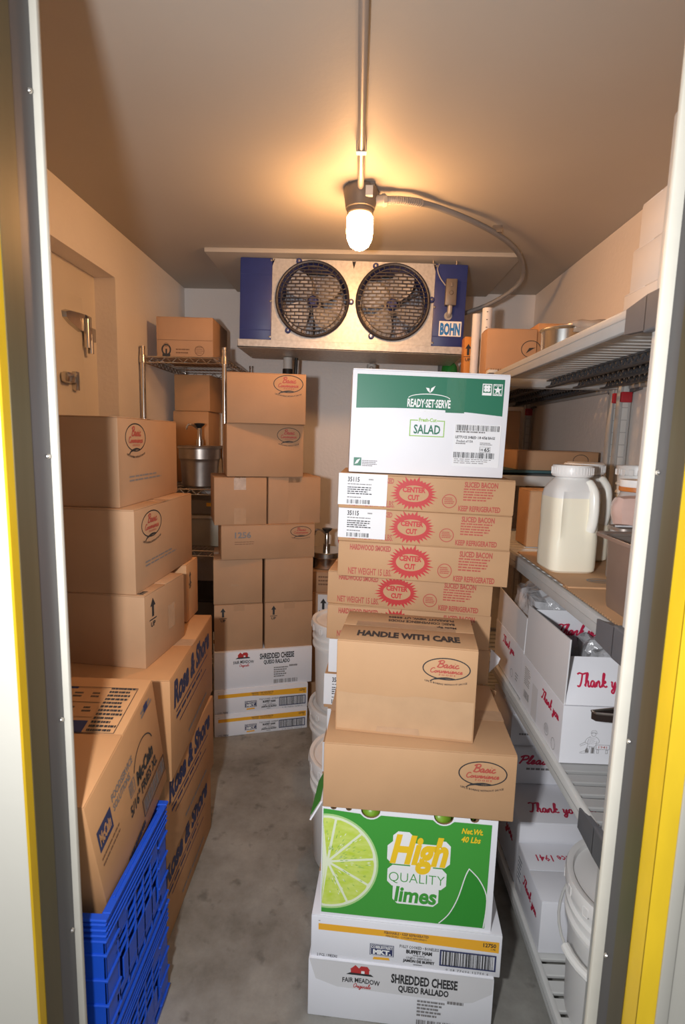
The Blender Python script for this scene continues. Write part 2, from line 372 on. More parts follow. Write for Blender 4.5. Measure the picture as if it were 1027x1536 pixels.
def basic_logo(P, cu, cv, ru, rv):
    """oval food-maker emblem with red script and a swoosh"""
    P.ring(cu, cv, ru, rv, ru*0.05, M_ink)
    P.script('Basic', cu-ru*0.42, cv+rv*0.12, cu+ru*0.50, rv*0.62, M_inkr2, 0.17)
    P.script('Convenience', cu-ru*0.68, cv-rv*0.36, cu+ru*0.66, rv*0.42, M_inkr2, 0.19)
    P.text('F O O D S', cu-ru*0.30, cv-rv*0.62, cu+ru*0.38, cv-rv*0.47, M_inkr2, 0.03)
    P.stroke([(cu-ru*0.62, cv-rv*1.06), (cu-ru*0.40, cv-rv*0.92), (cu+ru*0.05, cv-rv*0.80), (cu+ru*0.45, cv-rv*0.86)], rv*0.16, M_ink, 6, taper=True)
    P.stroke([(cu-ru*0.66, cv-rv*1.16), (cu-ru*0.45, cv-rv*0.90)], rv*0.09, M_ink, 2)
    def bend(u, v):
        t = (u-cu)/ru
        return (u, v + rv*0.34*t*t)
    P.text('LIFE IS BORING WITHOUT SAUCE', cu-ru*0.88, cv-rv*1.46, cu+ru*0.88, cv-rv*1.30, M_ink, 0.02, res=1, fn=bend)
def up_arrow(P, u, v, h, m=M_ink):
    P.rect(u-h*0.07, v+h*0.35, u+h*0.07, v+h*0.8, m); P.poly([(u-h*0.18, v+h*0.72), (u+h*0.18, v+h*0.72), (u, v+h)], m)
    P.rect(u-h*0.25, v+h*0.24, u+h*0.25, v+h*0.28, m); P.text('UP', u-h*0.16, v, u+h*0.16, v+h*0.18, m, 0.03)

# ------------------------------------------------------------------ cartons
def carton(name, label, box_, m=M_kraft, group=None, yaw=0.0, roll=0.0, pitch=0.0, flaps='x', seam=True, tape=True, cat='box', lip=0.0, tape_m=None):
    """box_: x, y, z of the front-left-bottom corner and w, d, h"""
    x, y, z, w_, d_, h_ = box_
    Q = Matrix.Rotation(yaw, 3, 'Z') @ Matrix.Rotation(pitch, 3, 'X') @ Matrix.Rotation(-roll, 3, 'Y')
    t = thing(name, label, cat, (x, y, z), Q.to_euler(), group)
    t3 = 0.003 if flaps else 0.0
    bm = bmesh.new(); B(bm, (0,0,0), (w_, d_, h_-t3), 0.0025, 0)
    link('carton_body', bm, m, t, smooth=True)
    g = 0.0012
    if flaps == 'x':      # seam runs along x
        box('top_flap', (0.001,0.0008,h_-t3), (w_-0.001,d_/2-g,h_), m, t, 0.001); box('top_flap', (0.001,d_/2+g,h_-t3), (w_-0.001,d_-0.0008,h_), m, t, 0.001)
        if tape: box('tape', (-0.0004, d_/2-0.026, h_), (w_+0.0004, d_/2+0.026, h_+0.0003), tape_m or M_tape, t)
    elif flaps == 'y':
        box('top_flap', (0.0008,0.001,h_-t3), (w_/2-g,d_-0.001,h_), m, t, 0.001); box('top_flap', (w_/2+g,0.001,h_-t3), (w_-0.0008,d_-0.001,h_), m, t, 0.001)
        if tape:
            box('tape', (w_/2-0.026,-0.0004,h_), (w_/2+0.026,d_+0.0004,h_+0.0003), tape_m or M_tape, t)
    return t, (w_, d_, h_)
def front_tape(t, dims, u0, v0, u1, v1, m=None, seed=1, face='F'):
    """a strip of clear tape with torn edge"""
    rnd = random.Random(seed); P = Print(); n = 12
    top = [(u0+(u1-u0)*k/n, v1+(rnd.uniform(-1, 1)*0.004 if 0 < k < n else 0)) for k in range(n+1)]
    P.poly([(u0, v0), (u1, v0)] + top[::-1], m or M_tape); return P.build('tape', t, face, dims, 0.0004)

# ================================================================== SETTING
XL, XR, YB, ZC = -1.15, 1.12, 3.60, 2.44
YO, YI = 0.723, 0.83           # outer and inner face of the front wall
DL, DR = -0.483, 0.4615        # door opening
def struct(o): o['kind'] = 'structure'; return o
struct(box('floor', (-1.7, -1.2, -0.06), (1.7, YB+0.12, 0), M_floor))
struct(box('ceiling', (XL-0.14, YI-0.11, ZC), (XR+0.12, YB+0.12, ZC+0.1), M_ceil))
struct(box('wall_back', (XL-0.1, YB, 0), (XR+0.1, YB+0.1, ZC), M_wall))
struct(box('wall_right', (XR, YI, 0), (XR+0.1, YB, ZC), M_wall))
# left wall with the recess of a second cooler door
RY0, RY1, RZ = 1.50, 2.58, 2.215
bm = bmesh.new()
B(bm, (XL-0.1, RY1, 0), (XL, YB, ZC)); B(bm, (XL-0.1, YI, 0), (XL, RY0, ZC)); B(bm, (XL-0.1, RY0, RZ), (XL, RY1, ZC))
struct(link('wall_left', bm, M_wall))
bm = bmesh.new()
B(bm, (-1.7, YO, 0), (DL-0.002, YI, ZC)); B(bm, (DR+0.002, YO, 0), (1.7, YI, ZC)); B(bm, (DL-0.002, YO, 2.16), (DR+0.002, YI, ZC))
struct(link('wall_front', bm, M_out))
# second door in the recess
dr = struct(thing('door_1', '', 'x')); del dr['label']; del dr['category']
dr.location = (XL-0.1, RY0, 0)
bm = bmesh.new(); B(bm, (-0.05, 0, 0), (0, 1.08, RZ)); link('door_frame', bm, M_door, dr)
box('door_leaf', (0.0005, 0.0, 0.03), (0.016, 0.93, 2.085), M_door, dr, 0.004)
def hinge(y, z, s):
    bm = bmesh.new()
    # tapered strap
    prof = [(-0.16, 0.028), (-0.13, 0.040), (-0.02, 0.052), (0.0, 0.052), (0.0, -0.03), (-0.03, -0.034), (-0.11, -0.016), (-0.155, 0.004)]
    f0 = [bm.verts.new((0.016, y+a*s, z+b_*s)) for a, b_ in prof]; f1 = [bm.verts.new((0.016+0.016*s, y+a*s*0.94-0.002, z+b_*s*0.86+0.001)) for a, b_ in prof]
    bm.faces.new(f0); bm.faces.new(f1)
    for i in range(len(prof)):
        j = (i+1) % len(prof); bm.faces.new((f0[i], f0[j], f1[j], f1[i]))
    h = link('hinge', bm, M_steel, dr)
    bm = bmesh.new(); tube(bm, [(0.034, y+0.012*s, z-0.095*s), (0.034, y+0.012*s, z+0.03*s)], 0.014*s, 14); tube(bm, [(0.03, y+0.05*s, z-0.115*s), (0.03, y+0.05*s, z-0.03*s)], 0.013*s, 14)
    link('hinge_barrel', bm, M_chrome, h, smooth=True)
    bm = bmesh.new(); B(bm, (0.016, y+0.012*s, z-0.06*s), (0.040, y+0.085*s, z+0.0*s), 0.004); B(bm, (0.012, y+0.01*s, z+0.0*s), (0.03, y+0.07*s, z+0.05*s), 0.003)
    link('hinge_plate', bm, M_steel, h, smooth=True)
hinge(0.915, 1.965, 1.0)
bm = bmesh.new()
B(bm, (0.016, 0.72, 1.70), (0.05, 0.79, 1.745), 0.012); B(bm, (0.016, 0.815, 1.675), (0.036, 0.845, 1.755), 0.003); B(bm, (0.02, 0.785, 1.705), (0.034, 0.82, 1.73), 0.003)
link('door_latch', bm, M_steel, dr, smooth=True)
# recess trim is bare panel; entrance frame pieces
def jamb(name, y0, y1, m, side, t=0.004):
    x0, x1 = (DL-0.002, DL-0.002+t) if side < 0 else (DR+0.002-t, DR+0.002)
    return struct(box(name, (x0, y0, 0), (x1, y1, 2.16), m))
jamb('trim_1', 0.780, YI, M_jamb, -1); jamb('trim_2', 0.737, 0.780, M_jambo, -1, 0.0055)
jamb('trim_3', 0.798, YI, M_jamb, 1); jamb('trim_4', 0.757, 0.798, M_jambo, 1, 0.0055)
struct(box('trim_5', (DL-0.006, YI, 0), (-0.470, YI+0.010, 2.16), mat('gasket_dimmed', (0.46, 0.435, 0.375), 0.5, 0, 0.06, 20.0), None, 0.003))  # left gasket strip: flash falloff painted in as a darker base colour
struct(box('trim_6', (0.4416, YI, 0), (DR+0.006, YI+0.010, 2.16), M_cream, None, 0.003))
tag(box('safety_tape', (DL-0.002, YO-0.002, 0), (DL+0.002, 0.737, 2.16), mat('dark_yellow_tape', (0.50, 0.31, 0.006), 0.45, 0, 0.25, 14.0, 0.06, 40.0, stretch=(1,1,0.3))), 'narrow yellow safety tape down the left door jamb', 'tape')  # left tape has a darker yellow than the right one
bm = bmesh.new(); B(bm, (DR-0.002, YO-0.002, 0), (DR+0.0015, 0.757, 2.16)); B(bm, (DR-0.002, YO-0.003, 0), (0.487, YO-0.0005, 2.16))
tag(link('safety_tape', bm, M_yel), 'wide worn yellow safety tape folded round the right door jamb', 'tape')
struct(box('trim_7', (0.4875, YO-0.005, 0), (0.506, YO, 2.2), M_out, None, 0.002))
for x, y, sgn, tr in ((DL+0.002, 0.822, 1, 'trim_1'), (DR-0.002, 0.822, -1, 'trim_3')):
    for z in (0.62, 1.02, 1.46, 1.98):
        bm = bmesh.new(); lathe(bm, [(0.0, 0.003), (0.003, 0.0025), (0.0042, 0.0)], 10, M=Matrix.Translation((x, y, z)) @ Matrix.Rotation(sgn*PI/2, 4, 'Y'))
        link('screw', bm, M_chrome, bpy.data.objects[tr], smooth=True)
# ceiling board over the cooler unit
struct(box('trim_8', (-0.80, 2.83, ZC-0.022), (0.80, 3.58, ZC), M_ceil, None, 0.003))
# cove: slim corner bead where walls meet the ceiling
struct(box('baseboard_back', (XL, YB-0.006, 0), (XR, YB, 0.09), M_gal))

# ================================================================== CEILING LAMP AND CONDUIT
LX, LY = -0.012, 2.165
t = thing('ceiling_lamp', 'glowing jelly-jar lamp in grey metal holder on cooler ceiling', 'lamp', (LX, LY, ZC))
bm = bmesh.new(); lathe(bm, [(0.0, 0.0), (0.062, 0.0), (0.066, -0.012), (0.060, -0.045), (0.056, -0.075), (0.050, -0.078), (0.050, -0.092), (0.046, -0.095), (0, -0.095)], 40)
for a in (0.5, 2.4, 4.0, 5.4):
    B(bm, (0.055*math.cos(a)-0.01, 0.055*math.sin(a)-0.01, -0.014), (0.075*math.cos(a)+0.006, 0.075*math.sin(a)+0.006, 0.0), 0.003)
link('lamp_holder', bm, M_greyb, t, smooth=True)
bm = bmesh.new(); lathe(bm, [(0.044, -0.094), (0.050, -0.105), (0.051, -0.155), (0.047, -0.185), (0.036, -0.208), (0.018, -0.220), (0, -0.223)], 40)
for f in bm.faces: f.material_index = 0 if f.calc_center_median().z > -0.128 else 1      # the bulb sits low in the jar
M_glow1 = mat('lamp_glass_neck', (1, 0.9, 0.75), 0.3, emit=((1.0, 0.50, 0.19), 10.0))
M_glow2 = mat('lamp_glass_lit', (1, 0.9, 0.75), 0.3, emit=((1.0, 0.50, 0.19), 138.0))
link('glass_jar', bm, [M_glow1, M_glow2], t, smooth=True)
bm = bmesh.new(); tube(bm, [(0.055, 0.0, -0.045), (0.085, 0.004, -0.04)], 0.020, 12); tube(bm, [(0.083, 0.003, -0.041), (0.096, 0.006, -0.038)], 0.023, 6)
link('cable_gland', bm, M_greyl, t, smooth=True)
box('rating_plate', (0.018, -0.0665, -0.052), (0.045, -0.050, -0.018), M_shelfl, t, M=Matrix.Identity(4))
t = thing('conduit', 'straight grey conduit running along ceiling to the lamp', 'conduit', (LX, 0.9, ZC-0.02))
bm = bmesh.new(); tube(bm, [(0, -0.07, 0), (0, LY-0.9-0.05, 0)], 0.0115, 14); link('conduit_pipe', bm, M_greyl, t, smooth=True)
for yy in (0.25, 0.95):
    bm = bmesh.new(); B(bm, (-0.016, yy-0.012, -0.0135), (0.016, yy+0.012, -0.011), 0.001); B(bm, (0.014, yy-0.012, -0.012), (0.017, yy+0.012, 0.02)); B(bm, (-0.017, yy-0.012, -0.012), (-0.014, yy+0.012, 0.02))
    link('pipe_strap', bm, M_greyl, t)
FX = [(0.085, 2.171, 2.401), (0.16, 2.185, 2.405), (0.27, 2.255, 2.418), (0.43, 2.36, 2.412), (0.58, 2.50, 2.41), (0.70, 2.65, 2.408), (0.785, 2.80, 2.402), (0.835, 2.92, 2.372), (0.835, 2.98, 2.335), (0.785, 3.03, 2.292), (0.69, 3.075, 2.243), (0.562, 3.10, 2.198)]
t = thing('flexible_conduit', 'grey flexible conduit curving from lamp to fan unit', 'conduit', (0.085, 2.171, 2.401))
bm = bmesh.new(); P_ = smooth_path([Vector(p)-Vector(FX[0]) for p in FX], 8); tube(bm, P_, 0.0118, 12); link('conduit_hose', bm, M_greyp, t, smooth=True)
bm = bmesh.new()
pp = smooth_path([Vector(p)-Vector(FX[0]) for p in FX[:4]], 12)
for k in range(1, 20): tube(bm, [pp[k], pp[k]+(pp[k+1]-pp[k])*0.5], 0.0155, 10)
link('ribbed_sleeve', bm, M_greyl, t, smooth=True)
bm = bmesh.new(); q = Vector(FX[4])-Vector(FX[0]); B(bm, (q.x-0.012, q.y-0.012, q.z+0.0), (q.x+0.03, q.y+0.004, q.z+0.03), 0.003); link('hose_clip', bm, M_chrome, t)

# ================================================================== FAN UNIT (evaporator)
EX, EY, EZ = -0.637, 2.90, 1.992
Qe = Matrix.Rotation(0.016, 3, 'Y')
t = thing('evaporator', 'blue and silver twin-fan cooling unit under ceiling at back', 'fan unit', (EX, EY, EZ), Qe.to_euler())
EW, ED, EH = 1.178, 0.37, 0.425
x1, x2 = 0.168, 1.012
fc = [(0.381, 0.226), (0.800, 0.226)]; FR = 0.180
bm = bmesh.new()   # front sheet with two round openings, built as ring fans to the panel edges
def panel_with_hole(bm, u0, u1, v0, v1, cu, cv, r, y, n=48):
    inn = []; outr = []
    for k in range(n):
        a = 2*PI*k/n; ca, sa = math.cos(a), math.sin(a)
        inn.append(bm.verts.new((cu+r*ca, y, cv+r*sa)))
        sx = ((u1-cu) if ca > 0 else (cu-u0))/max(abs(ca), 1e-6); sz = ((v1-cv) if sa > 0 else (cv-v0))/max(abs(sa), 1e-6)
        q = min(sx, sz); outr.append(bm.verts.new((cu+q*ca, y, cv+q*sa)))
    for k in range(n):
        j = (k+1) % n; bm.faces.new((inn[k], inn[j], outr[j], outr[k]))
xm = (fc[0][0]+fc[1][0])/2
panel_with_hole(bm, x1, xm, 0, EH, fc[0][0], fc[0][1], FR, 0); panel_with_hole(bm, xm, x2, 0, EH, fc[1][0], fc[1][1], FR, 0)
for lo, hi in (((x1,0.001,EH-0.002),(x2,ED,EH)), ((x1,ED-0.002,0),(x2,ED,EH)), ((x1,0.001,0),(x2,ED,0.002))): B(bm, lo, hi)
link('front_sheet', bm, M_gal, t)
def blue_end(u0, u1):
    bm = bmesh.new(); B(bm, (u0, -0.006, 0.012), (u1, ED, EH), 0.006); p = link('end_cover', bm, M_blue, t, smooth=True)
    bm = bmesh.new(); B(bm, (u0+0.003, -0.0078, EH-0.085), (u1-0.003, -0.0055, EH-0.081)); B(bm, (u0+0.003, -0.0078, 0.062), (u1-0.003, -0.0055, 0.066)); link('cover_seam', bm, M_blue, p)
    bm = bmesh.new()
    for (a, z) in ((u1-0.006 if u0 < 0.1 else u0+0.006, 0.03), (u1-0.006 if u0 < 0.1 else u0+0.006, 0.21), (u1-0.006 if u0 < 0.1 else u0+0.006, EH-0.012)):
        lathe(bm, [(0, 0.004), (0.005, 0.003), (0.007, 0)], 10, M=Matrix.Translation((a, -0.006, z)) @ Matrix.Rotation(PI/2, 4, 'X'))
    link('screw', bm, M_chrome, p, smooth=True)
blue_end(0, x1); blue_end(x2, EW)
bm = bmesh.new(); B(bm, (-0.006, -0.022, -0.03), (EW+0.004, ED+0.01, -0.024)); B(bm, (-0.006, -0.022, -0.03), (EW+0.004, -0.018, 0.012), 0.001); B(bm, (-0.006, -0.022, -0.03), (-0.003, ED, 0.008)); B(bm, (EW+0.001, -0.022, -0.03), (EW+0.004, ED, 0.008))
link('drip_pan', bm, M_gal, t)
for i, (cu, cv) in enumerate(fc):
    fb = bmesh.new(); n = 48      # venturi cylinder
    lathe(fb, [(FR+0.004, 0.012), (FR, 0.0), (FR-0.006, -0.05), (FR-0.006, -0.14)], 48, M=Matrix.Translation((cu, 0, cv)) @ Matrix.Rotation(PI/2, 4, 'X'))
    ff = link('fan_housing', fb, M_blue, t, smooth=True, auto='keep')
    bm = bmesh.new()   # ring and brick-pattern guard, domed a little
    tube(bm, [(cu+(FR+0.006)*math.cos(2*PI*k/48), -0.012, cv+(FR+0.006)*math.sin(2*PI*k/48)) for k in range(48)], 0.0085, 8, closed=True)
    tube(bm, [(cu+(FR-0.018)*math.cos(2*PI*k/48), -0.022, cv+(FR-0.018)*math.sin(2*PI*k/48)) for k in range(48)], 0.003, 6, closed=True)
    for k in range(40):
        a = 2*PI*k/40; B(bm, (-0.0018, -0.020, 0), (0.0018, -0.012, 0.022), M=Matrix.Translation((cu, 0, cv)) @ Matrix.Rotation(a, 4, 'Y') @ Matrix.Translation((0, 0, FR-0.018)))
    RR = FR-0.018; dz = 0.0175; rows = int(RR/dz)
    dome = lambda u, v: -0.022-0.016*(1-((u-cu)**2+(v-cv)**2)/RR**2)
    for k in range(-rows, rows+1):
        z = cv+k*dz; hw = math.sqrt(max(RR*RR-(k*dz)**2, 0))
        if hw < 0.02: continue
        pts = [(cu-hw+2*hw*j/10, dome(cu-hw+2*hw*j/10, z), z) for j in range(11)]
        tube(bm, pts, 0.0037, 4, caps=False)
        if k < rows:
            off = 0.0 if k % 2 else 0.022
            j = -4
            while j < 5:
                u = cu+j*0.044+off; z1 = z+dz
                if (u-cu)**2+(k*dz)**2 < RR*RR and (u-cu)**2+((k+1)*dz)**2 < RR*RR:
                    tube(bm, [(u, dome(u, z), z), (u, dome(u, z1), z1)], 0.0034, 4, caps=False)
                j += 1
    link('fan_guard', bm, M_guard, t)
    bm = bmesh.new()
    for a in (1.95, -0.02, 4.05):
        a += 0.12*i
        q = (cu+(FR+0.022)*math.cos(a), cv+(FR+0.022)*math.sin(a))
        lathe(bm, [(0, 0.012), (0.012, 0.012), (0.015, 0.008), (0.016, 0)], 14, M=Matrix.Translation((q[0], 0, q[1])) @ Matrix.Rotation(PI/2, 4, 'X'))
    link('guard_lug', bm, M_blue, t, smooth=True)
    bm = bmesh.new()
    for a in (1.95, -0.02, 4.05):
        a += 0.12*i
        q = (cu+(FR+0.022)*math.cos(a), cv+(FR+0.022)*math.sin(a))
        lathe(bm, [(0, 0.004), (0.006, 0.003), (0.007, 0)], 10, M=Matrix.Translation((q[0], -0.012, q[1])) @ Matrix.Rotation(PI/2, 4, 'X'))
    link('lug_screw', bm, M_chrome, t, smooth=True)
    bm = bmesh.new()   # four broad blades
    for k in range(4):
        a0 = k*PI/2+0.55+0.4*i; na, nr = 6, 5; G = []
        for r_ in range(nr+1):
            rr = 0.028+(FR-0.038)*r_/nr; row = []
            for s_ in range(na+1):
                fr = s_/na-0.5; wid = 0.55+0.45*math.sin(PI*min(1, 0.2+r_/nr*0.8))
                a = a0+fr*1.15*wid+0.25*r_/nr
                row.append(bm.verts.new((cu+rr*math.cos(a), 0.055+fr*0.075*(0.5+r_/nr*0.5), cv+rr*math.sin(a))))
            G.append(row)
        for r_ in range(nr):
            for s_ in range(na): bm.faces.new((G[r_][s_], G[r_][s_+1], G[r_+1][s_+1], G[r_+1][s_]))
    fan = link('fan_blade', bm, M_blade, t, smooth=True)
    bm = bmesh.new(); lathe(bm, [(0, 0.02), (0.02, 0.02), (0.03, 0.0), (0.03, -0.03)], 24, M=Matrix.Translation((cu, 0.03, cv)) @ Matrix.Rotation(PI/2, 4, 'X')); link('fan_hub', bm, M_blue, fan, smooth=True)
    bm = bmesh.new(); tube(bm, [(cu, 0.06, cv), (cu, 0.17, cv)], 0.042, 20)
    for a in (0.5, 2.6, 4.7): tube(bm, [(cu, 0.12, cv), (cu+(FR-0.01)*math.cos(a), 0.12, cv+(FR-0.01)*math.sin(a))], 0.004, 6)
    link('fan_motor', bm, M_greyb, t, smooth=True)
bm = bmesh.new()
B(bm, (x1+0.01, 0.24, 0.01), (x2-0.01, 0.34, EH-0.01))
for k in range(60):
    u = x1+0.012+k*(x2-x1-0.024)/59; B(bm, (u-0.001, 0.225, 0.012), (u+0.001, 0.245, EH-0.012))
link('coil', bm, M_fin, t, kind='stuff')
P = Print(); P.rect(1.047, 0.062, 1.163, 0.142, M_white); P.text('BOHN', 1.053, 0.070, 1.157, 0.134, M_bohn, 0.05); P.build('badge', t, 'F', (EW, ED, EH), 0.0075)
jb = box('switch_box', (1.066, -0.042, 0.215), (1.122, -0.006, 0.345), M_greyb, t, 0.004)
bm = bmesh.new(); B(bm, (1.072, -0.0445, 0.222), (1.116, -0.042, 0.338), 0.001); lathe(bm, [(0, 0.006), (0.008, 0.005), (0.012, 0)], 14, M=Matrix.Translation((1.094, -0.0445, 0.275)) @ Matrix.Rotation(PI/2, 4, 'X')); B(bm, (1.088, -0.0485, 0.305), (1.100, -0.0445, 0.325), 0.001); link('switch_plate', bm, M_greyb, jb, smooth=True)
bm = bmesh.new(); tube(bm, smooth_path([(1.094, -0.024, 0.215), (1.094, -0.024, 0.19), (1.092, -0.02, 0.175), (1.09, -0.004, 0.168)], 4), 0.013, 12); tube(bm, [(1.09, -0.012, 0.168), (1.09, -0.005, 0.168)], 0.021, 14); link('conduit_elbow', bm, M_greyl, jb, smooth=True)
bm = bmesh.new(); tube(bm, smooth_path([(1.03, -0.003, EH), (1.02, -0.016, EH-0.03), (1.035, -0.016, EH-0.07), (1.066, -0.02, EH-0.11)], 5), 0.003, 6); link('cable', bm, M_greyl, t, smooth=True)
bm = bmesh.new()
for u in (0.06, 0.17, 1.0, 1.12):
    for yy in (0.01, 0.34): tube(bm, [(u, yy, EH-0.01), (u, yy, ZC-EZ-0.022+u*0.016)], 0.006, 8)
link('hanger_rod', bm, M_chrome, t)
# pipes below the unit
t = thing('drain_pipe', 'short white pipe with black foam sleeve below the fan unit left', 'pipe', (-0.415, 3.18, 1.60))
bm = bmesh.new(); tube(bm, smooth_path([(0, 0, 0.355), (0, 0, 0.30), (0, 0.0, 0.285)], 4), 0.026, 16); link('pipe', bm, M_shelfl, t, smooth=True)
bm = bmesh.new(); tube(bm, smooth_path([(0, 0, 0.29), (0, 0.01, 0.22), (0.0, 0.12, 0.185), (0.0, 0.419, 0.18)], 6), 0.030, 16); link('foam_sleeve', bm, M_black, t, smooth=True)
bm = bmesh.new(); tube(bm, smooth_path([(0.05, 0.0, 0.354), (0.045, 0, 0.26), (0.03, 0.03, 0.2), (0.02, 0.419, 0.195)], 6), 0.010, 10); link('suction_line', bm, M_black, t, smooth=True)
t = thing('drain_pipe', 'thin pale drain pipe dropping from the middle of the fan unit', 'pipe', (0.075, 3.52, 0.0))
bm = bmesh.new(); tube(bm, [(0, 0, 0.08), (0, 0, 1.80)], 0.018, 14); tube(bm, smooth_path([(0, 0, 1.80), (0, -0.03, 1.87), (0, -0.25, 1.90), (0, -0.25, 1.938)], 5), 0.016, 12); link('pipe', bm, M_greyl, t, smooth=True)
bm = bmesh.new(); tube(bm, [(0, 0, 1.76), (0, 0, 1.84)], 0.025, 14); tube(bm, [(0, -0.25, 1.915), (0, -0.25, 1.939)], 0.028, 14); link('pipe_coupling', bm, M_shelfl, t, smooth=True)
t = thing('drain_pipe', 'short grey pipe stub against back wall beside the green bottle', 'pipe', (0.535, 3.55, 0.0))
bm = bmesh.new(); tube(bm, [(0, 0, 0.0), (0, 0, 2.03)], 0.024, 14); link('pipe', bm, M_greyp, t, smooth=True); bm = bmesh.new(); tube(bm, [(0, 0, 2.02), (0, 0, 2.04)], 0.027, 14); link('pipe_cap', bm, M_greyp, t, smooth=True)

# ================================================================== SHELVING, right side
def shelving(name, label, x0, x1, y0, y1, levels, ptop, z_lo=0.0, slat=0.045):
    t = thing(name, label, 'shelving', (x0, y0, 0))
    W, D = x1-x0, y1-y0
    def post(px, py, front):
        bm = bmesh.new(); q = 0.021
        ptop_ = ptop if (front and py < 0.1) else min(ptop, max(l[0] if isinstance(l, tuple) else l for l in levels)+0.012)
        B(bm, (px-q, py-q, z_lo), (px+q, py+q, ptop_), 0.006)
        p = link('post', bm, M_shelfl, t, smooth=True)
        bm = bmesh.new()
        for s_ in (-1, 1): B(bm, (px+s_*0.017-0.005, py-q-0.003, z_lo+0.02), (px+s_*0.017+0.005, py-q+0.001, ptop_-0.02), 0.002)
        k = z_lo+0.05
        while k < ptop_-0.05: B(bm, (px-0.013, py-q-0.0012, k), (px+0.013, py-q+0.001, k+0.003)); k += 0.05
        link('post_rail', bm, M_shelf, p)
        bm = bmesh.new(); lathe(bm, [(0, 0), (0.026, 0), (0.026, 0.01), (0.018, 0.014), (0.018, 0.02)], 14, (px, py, z_lo)); link('foot', bm, M_shelfd, p, smooth=True)
        return p
    C = [(0.031, 0.022), (0.020, D-0.022), (W-0.020, 0.022), (W-0.020, D-0.022)]
    for i, (px, py) in enumerate(C): post(px, py, i < 2)
    for li, lv in enumerate(levels):
        z, ex = lv if isinstance(lv, tuple) else (lv, 0.0)
        bh = 0.045
        # beams: front, back, two ends
        def beam(lo, hi):
            bm = bmesh.new(); B(bm, lo, hi, 0.005); return link('shelf_beam', bm, M_shelfl if li < 2 else M_shelf, t, smooth=True)
        f = beam((-ex, 0.044, z-bh), (0.016-ex, D-0.044, z)); 
        bm = bmesh.new(); B(bm, (-ex-0.0015, 0.05, z-0.020), (-ex+0.001, D-0.05, z-0.018)); link('beam_groove', bm, M_shelf, f)
        beam((W-0.016, 0.044, z-bh), (W, D-0.044, z))
        beam((0.042-ex, 0.0, z-bh), (W-0.042, 0.018, z)); beam((0.042-ex, D-0.018, z-bh), (W-0.042, D, z))
        for (px, py) in C:
            sy = 1 if py < D/2 else -1; sx = 1 if px < W/2 else -1
            e_ = ex if px < W/2 else 0
            bm = bmesh.new(); x_out = (-0.004-e_) if sx > 0 else W+0.004
            B(bm, (min(px-sx*0.025, x_out), py-0.026, z-0.062), (max(px+sx*0.027, x_out), py+0.026, z+0.008), 0.004)
            y_a, y_b = py+sy*0.02, py+sy*0.095
            xo0, xo1 = (x_out, x_out+sx*0.013); P4 = []
            for (yy, za, zb) in ((y_a, z-0.058, z+0.006), (y_b, z-0.052, z-0.004)):
                for xx in (xo0, xo1):
                    P4.append(bm.verts.new((xx, yy, za))); P4.append(bm.verts.new((xx, yy, zb)))
            a, b_, c, d, e2, f2, g2, h2 = P4
            for q in ((a,b_,d,c), (e2,f2,h2,g2), (a,b_,f2,e2), (c,d,h2,g2), (b_,d,h2,f2), (a,c,g2,e2)): bm.faces.new(q)
            bk = link('corner_bracket', bm, M_brack, t)
            if sx < 0:
                bm = bmesh.new(); B(bm, (px-0.022, py-0.03, z-0.098), (px+0.022, py-0.015, z-0.056), 0.003); link('wedge_clip', bm, M_red, bk, smooth=True)
        # slats share one mesh
        n = int((D-0.05)/slat); me = None
        for k in range(n):
            if me is None:
                bm = bmesh.new(); B(bm, (0.012-ex, 0, -0.013), (W-0.014, slat*0.74, -0.002), 0.0025, seg=1)
                o = link('slat', bm, M_shelfl if li != 1 else M_shelf, t); me = o.data
            else:
                o = bpy.data.objects.new('slat', me); COL.objects.link(o); o.parent = t
            o.location = (0, 0.026+k*slat, z)
        for j, xx in enumerate((0.245, 0.355, 0.465)):      # truss rails below the slats
            bm = bmesh.new(); B(bm, (xx-0.006, 0.02, z-0.020), (xx+0.006, D-0.02, z-0.0145)); B(bm, (xx-0.008, 0.02, z-0.046), (xx+0.008, D-0.02, z-0.039))
            nz = int((D-0.06)/0.036)
            for k in range(nz):
                y_ = 0.03+k*0.036
                tube(bm, [(xx, y_, z-0.040), (xx, y_+0.018, z-0.019), (xx, y_+0.036, z-0.040)], 0.0042, 4, caps=False)
            link('truss_rail', bm, M_shelfd, t)
    return t
SX = 0.53
shelving('storage_shelving', 'grey polymer shelving with slatted shelves along right wall, nearest the door', SX, 1.105, 0.995, 2.27, [0.10, 0.69, 1.134, 1.770], 2.08)
for o in []: pass
shelving('storage_shelving', 'second grey shelving unit in the back right corner, in shade', SX, 1.105, 2.295, 3.50, [0.10, 1.36, 1.770], 1.80)

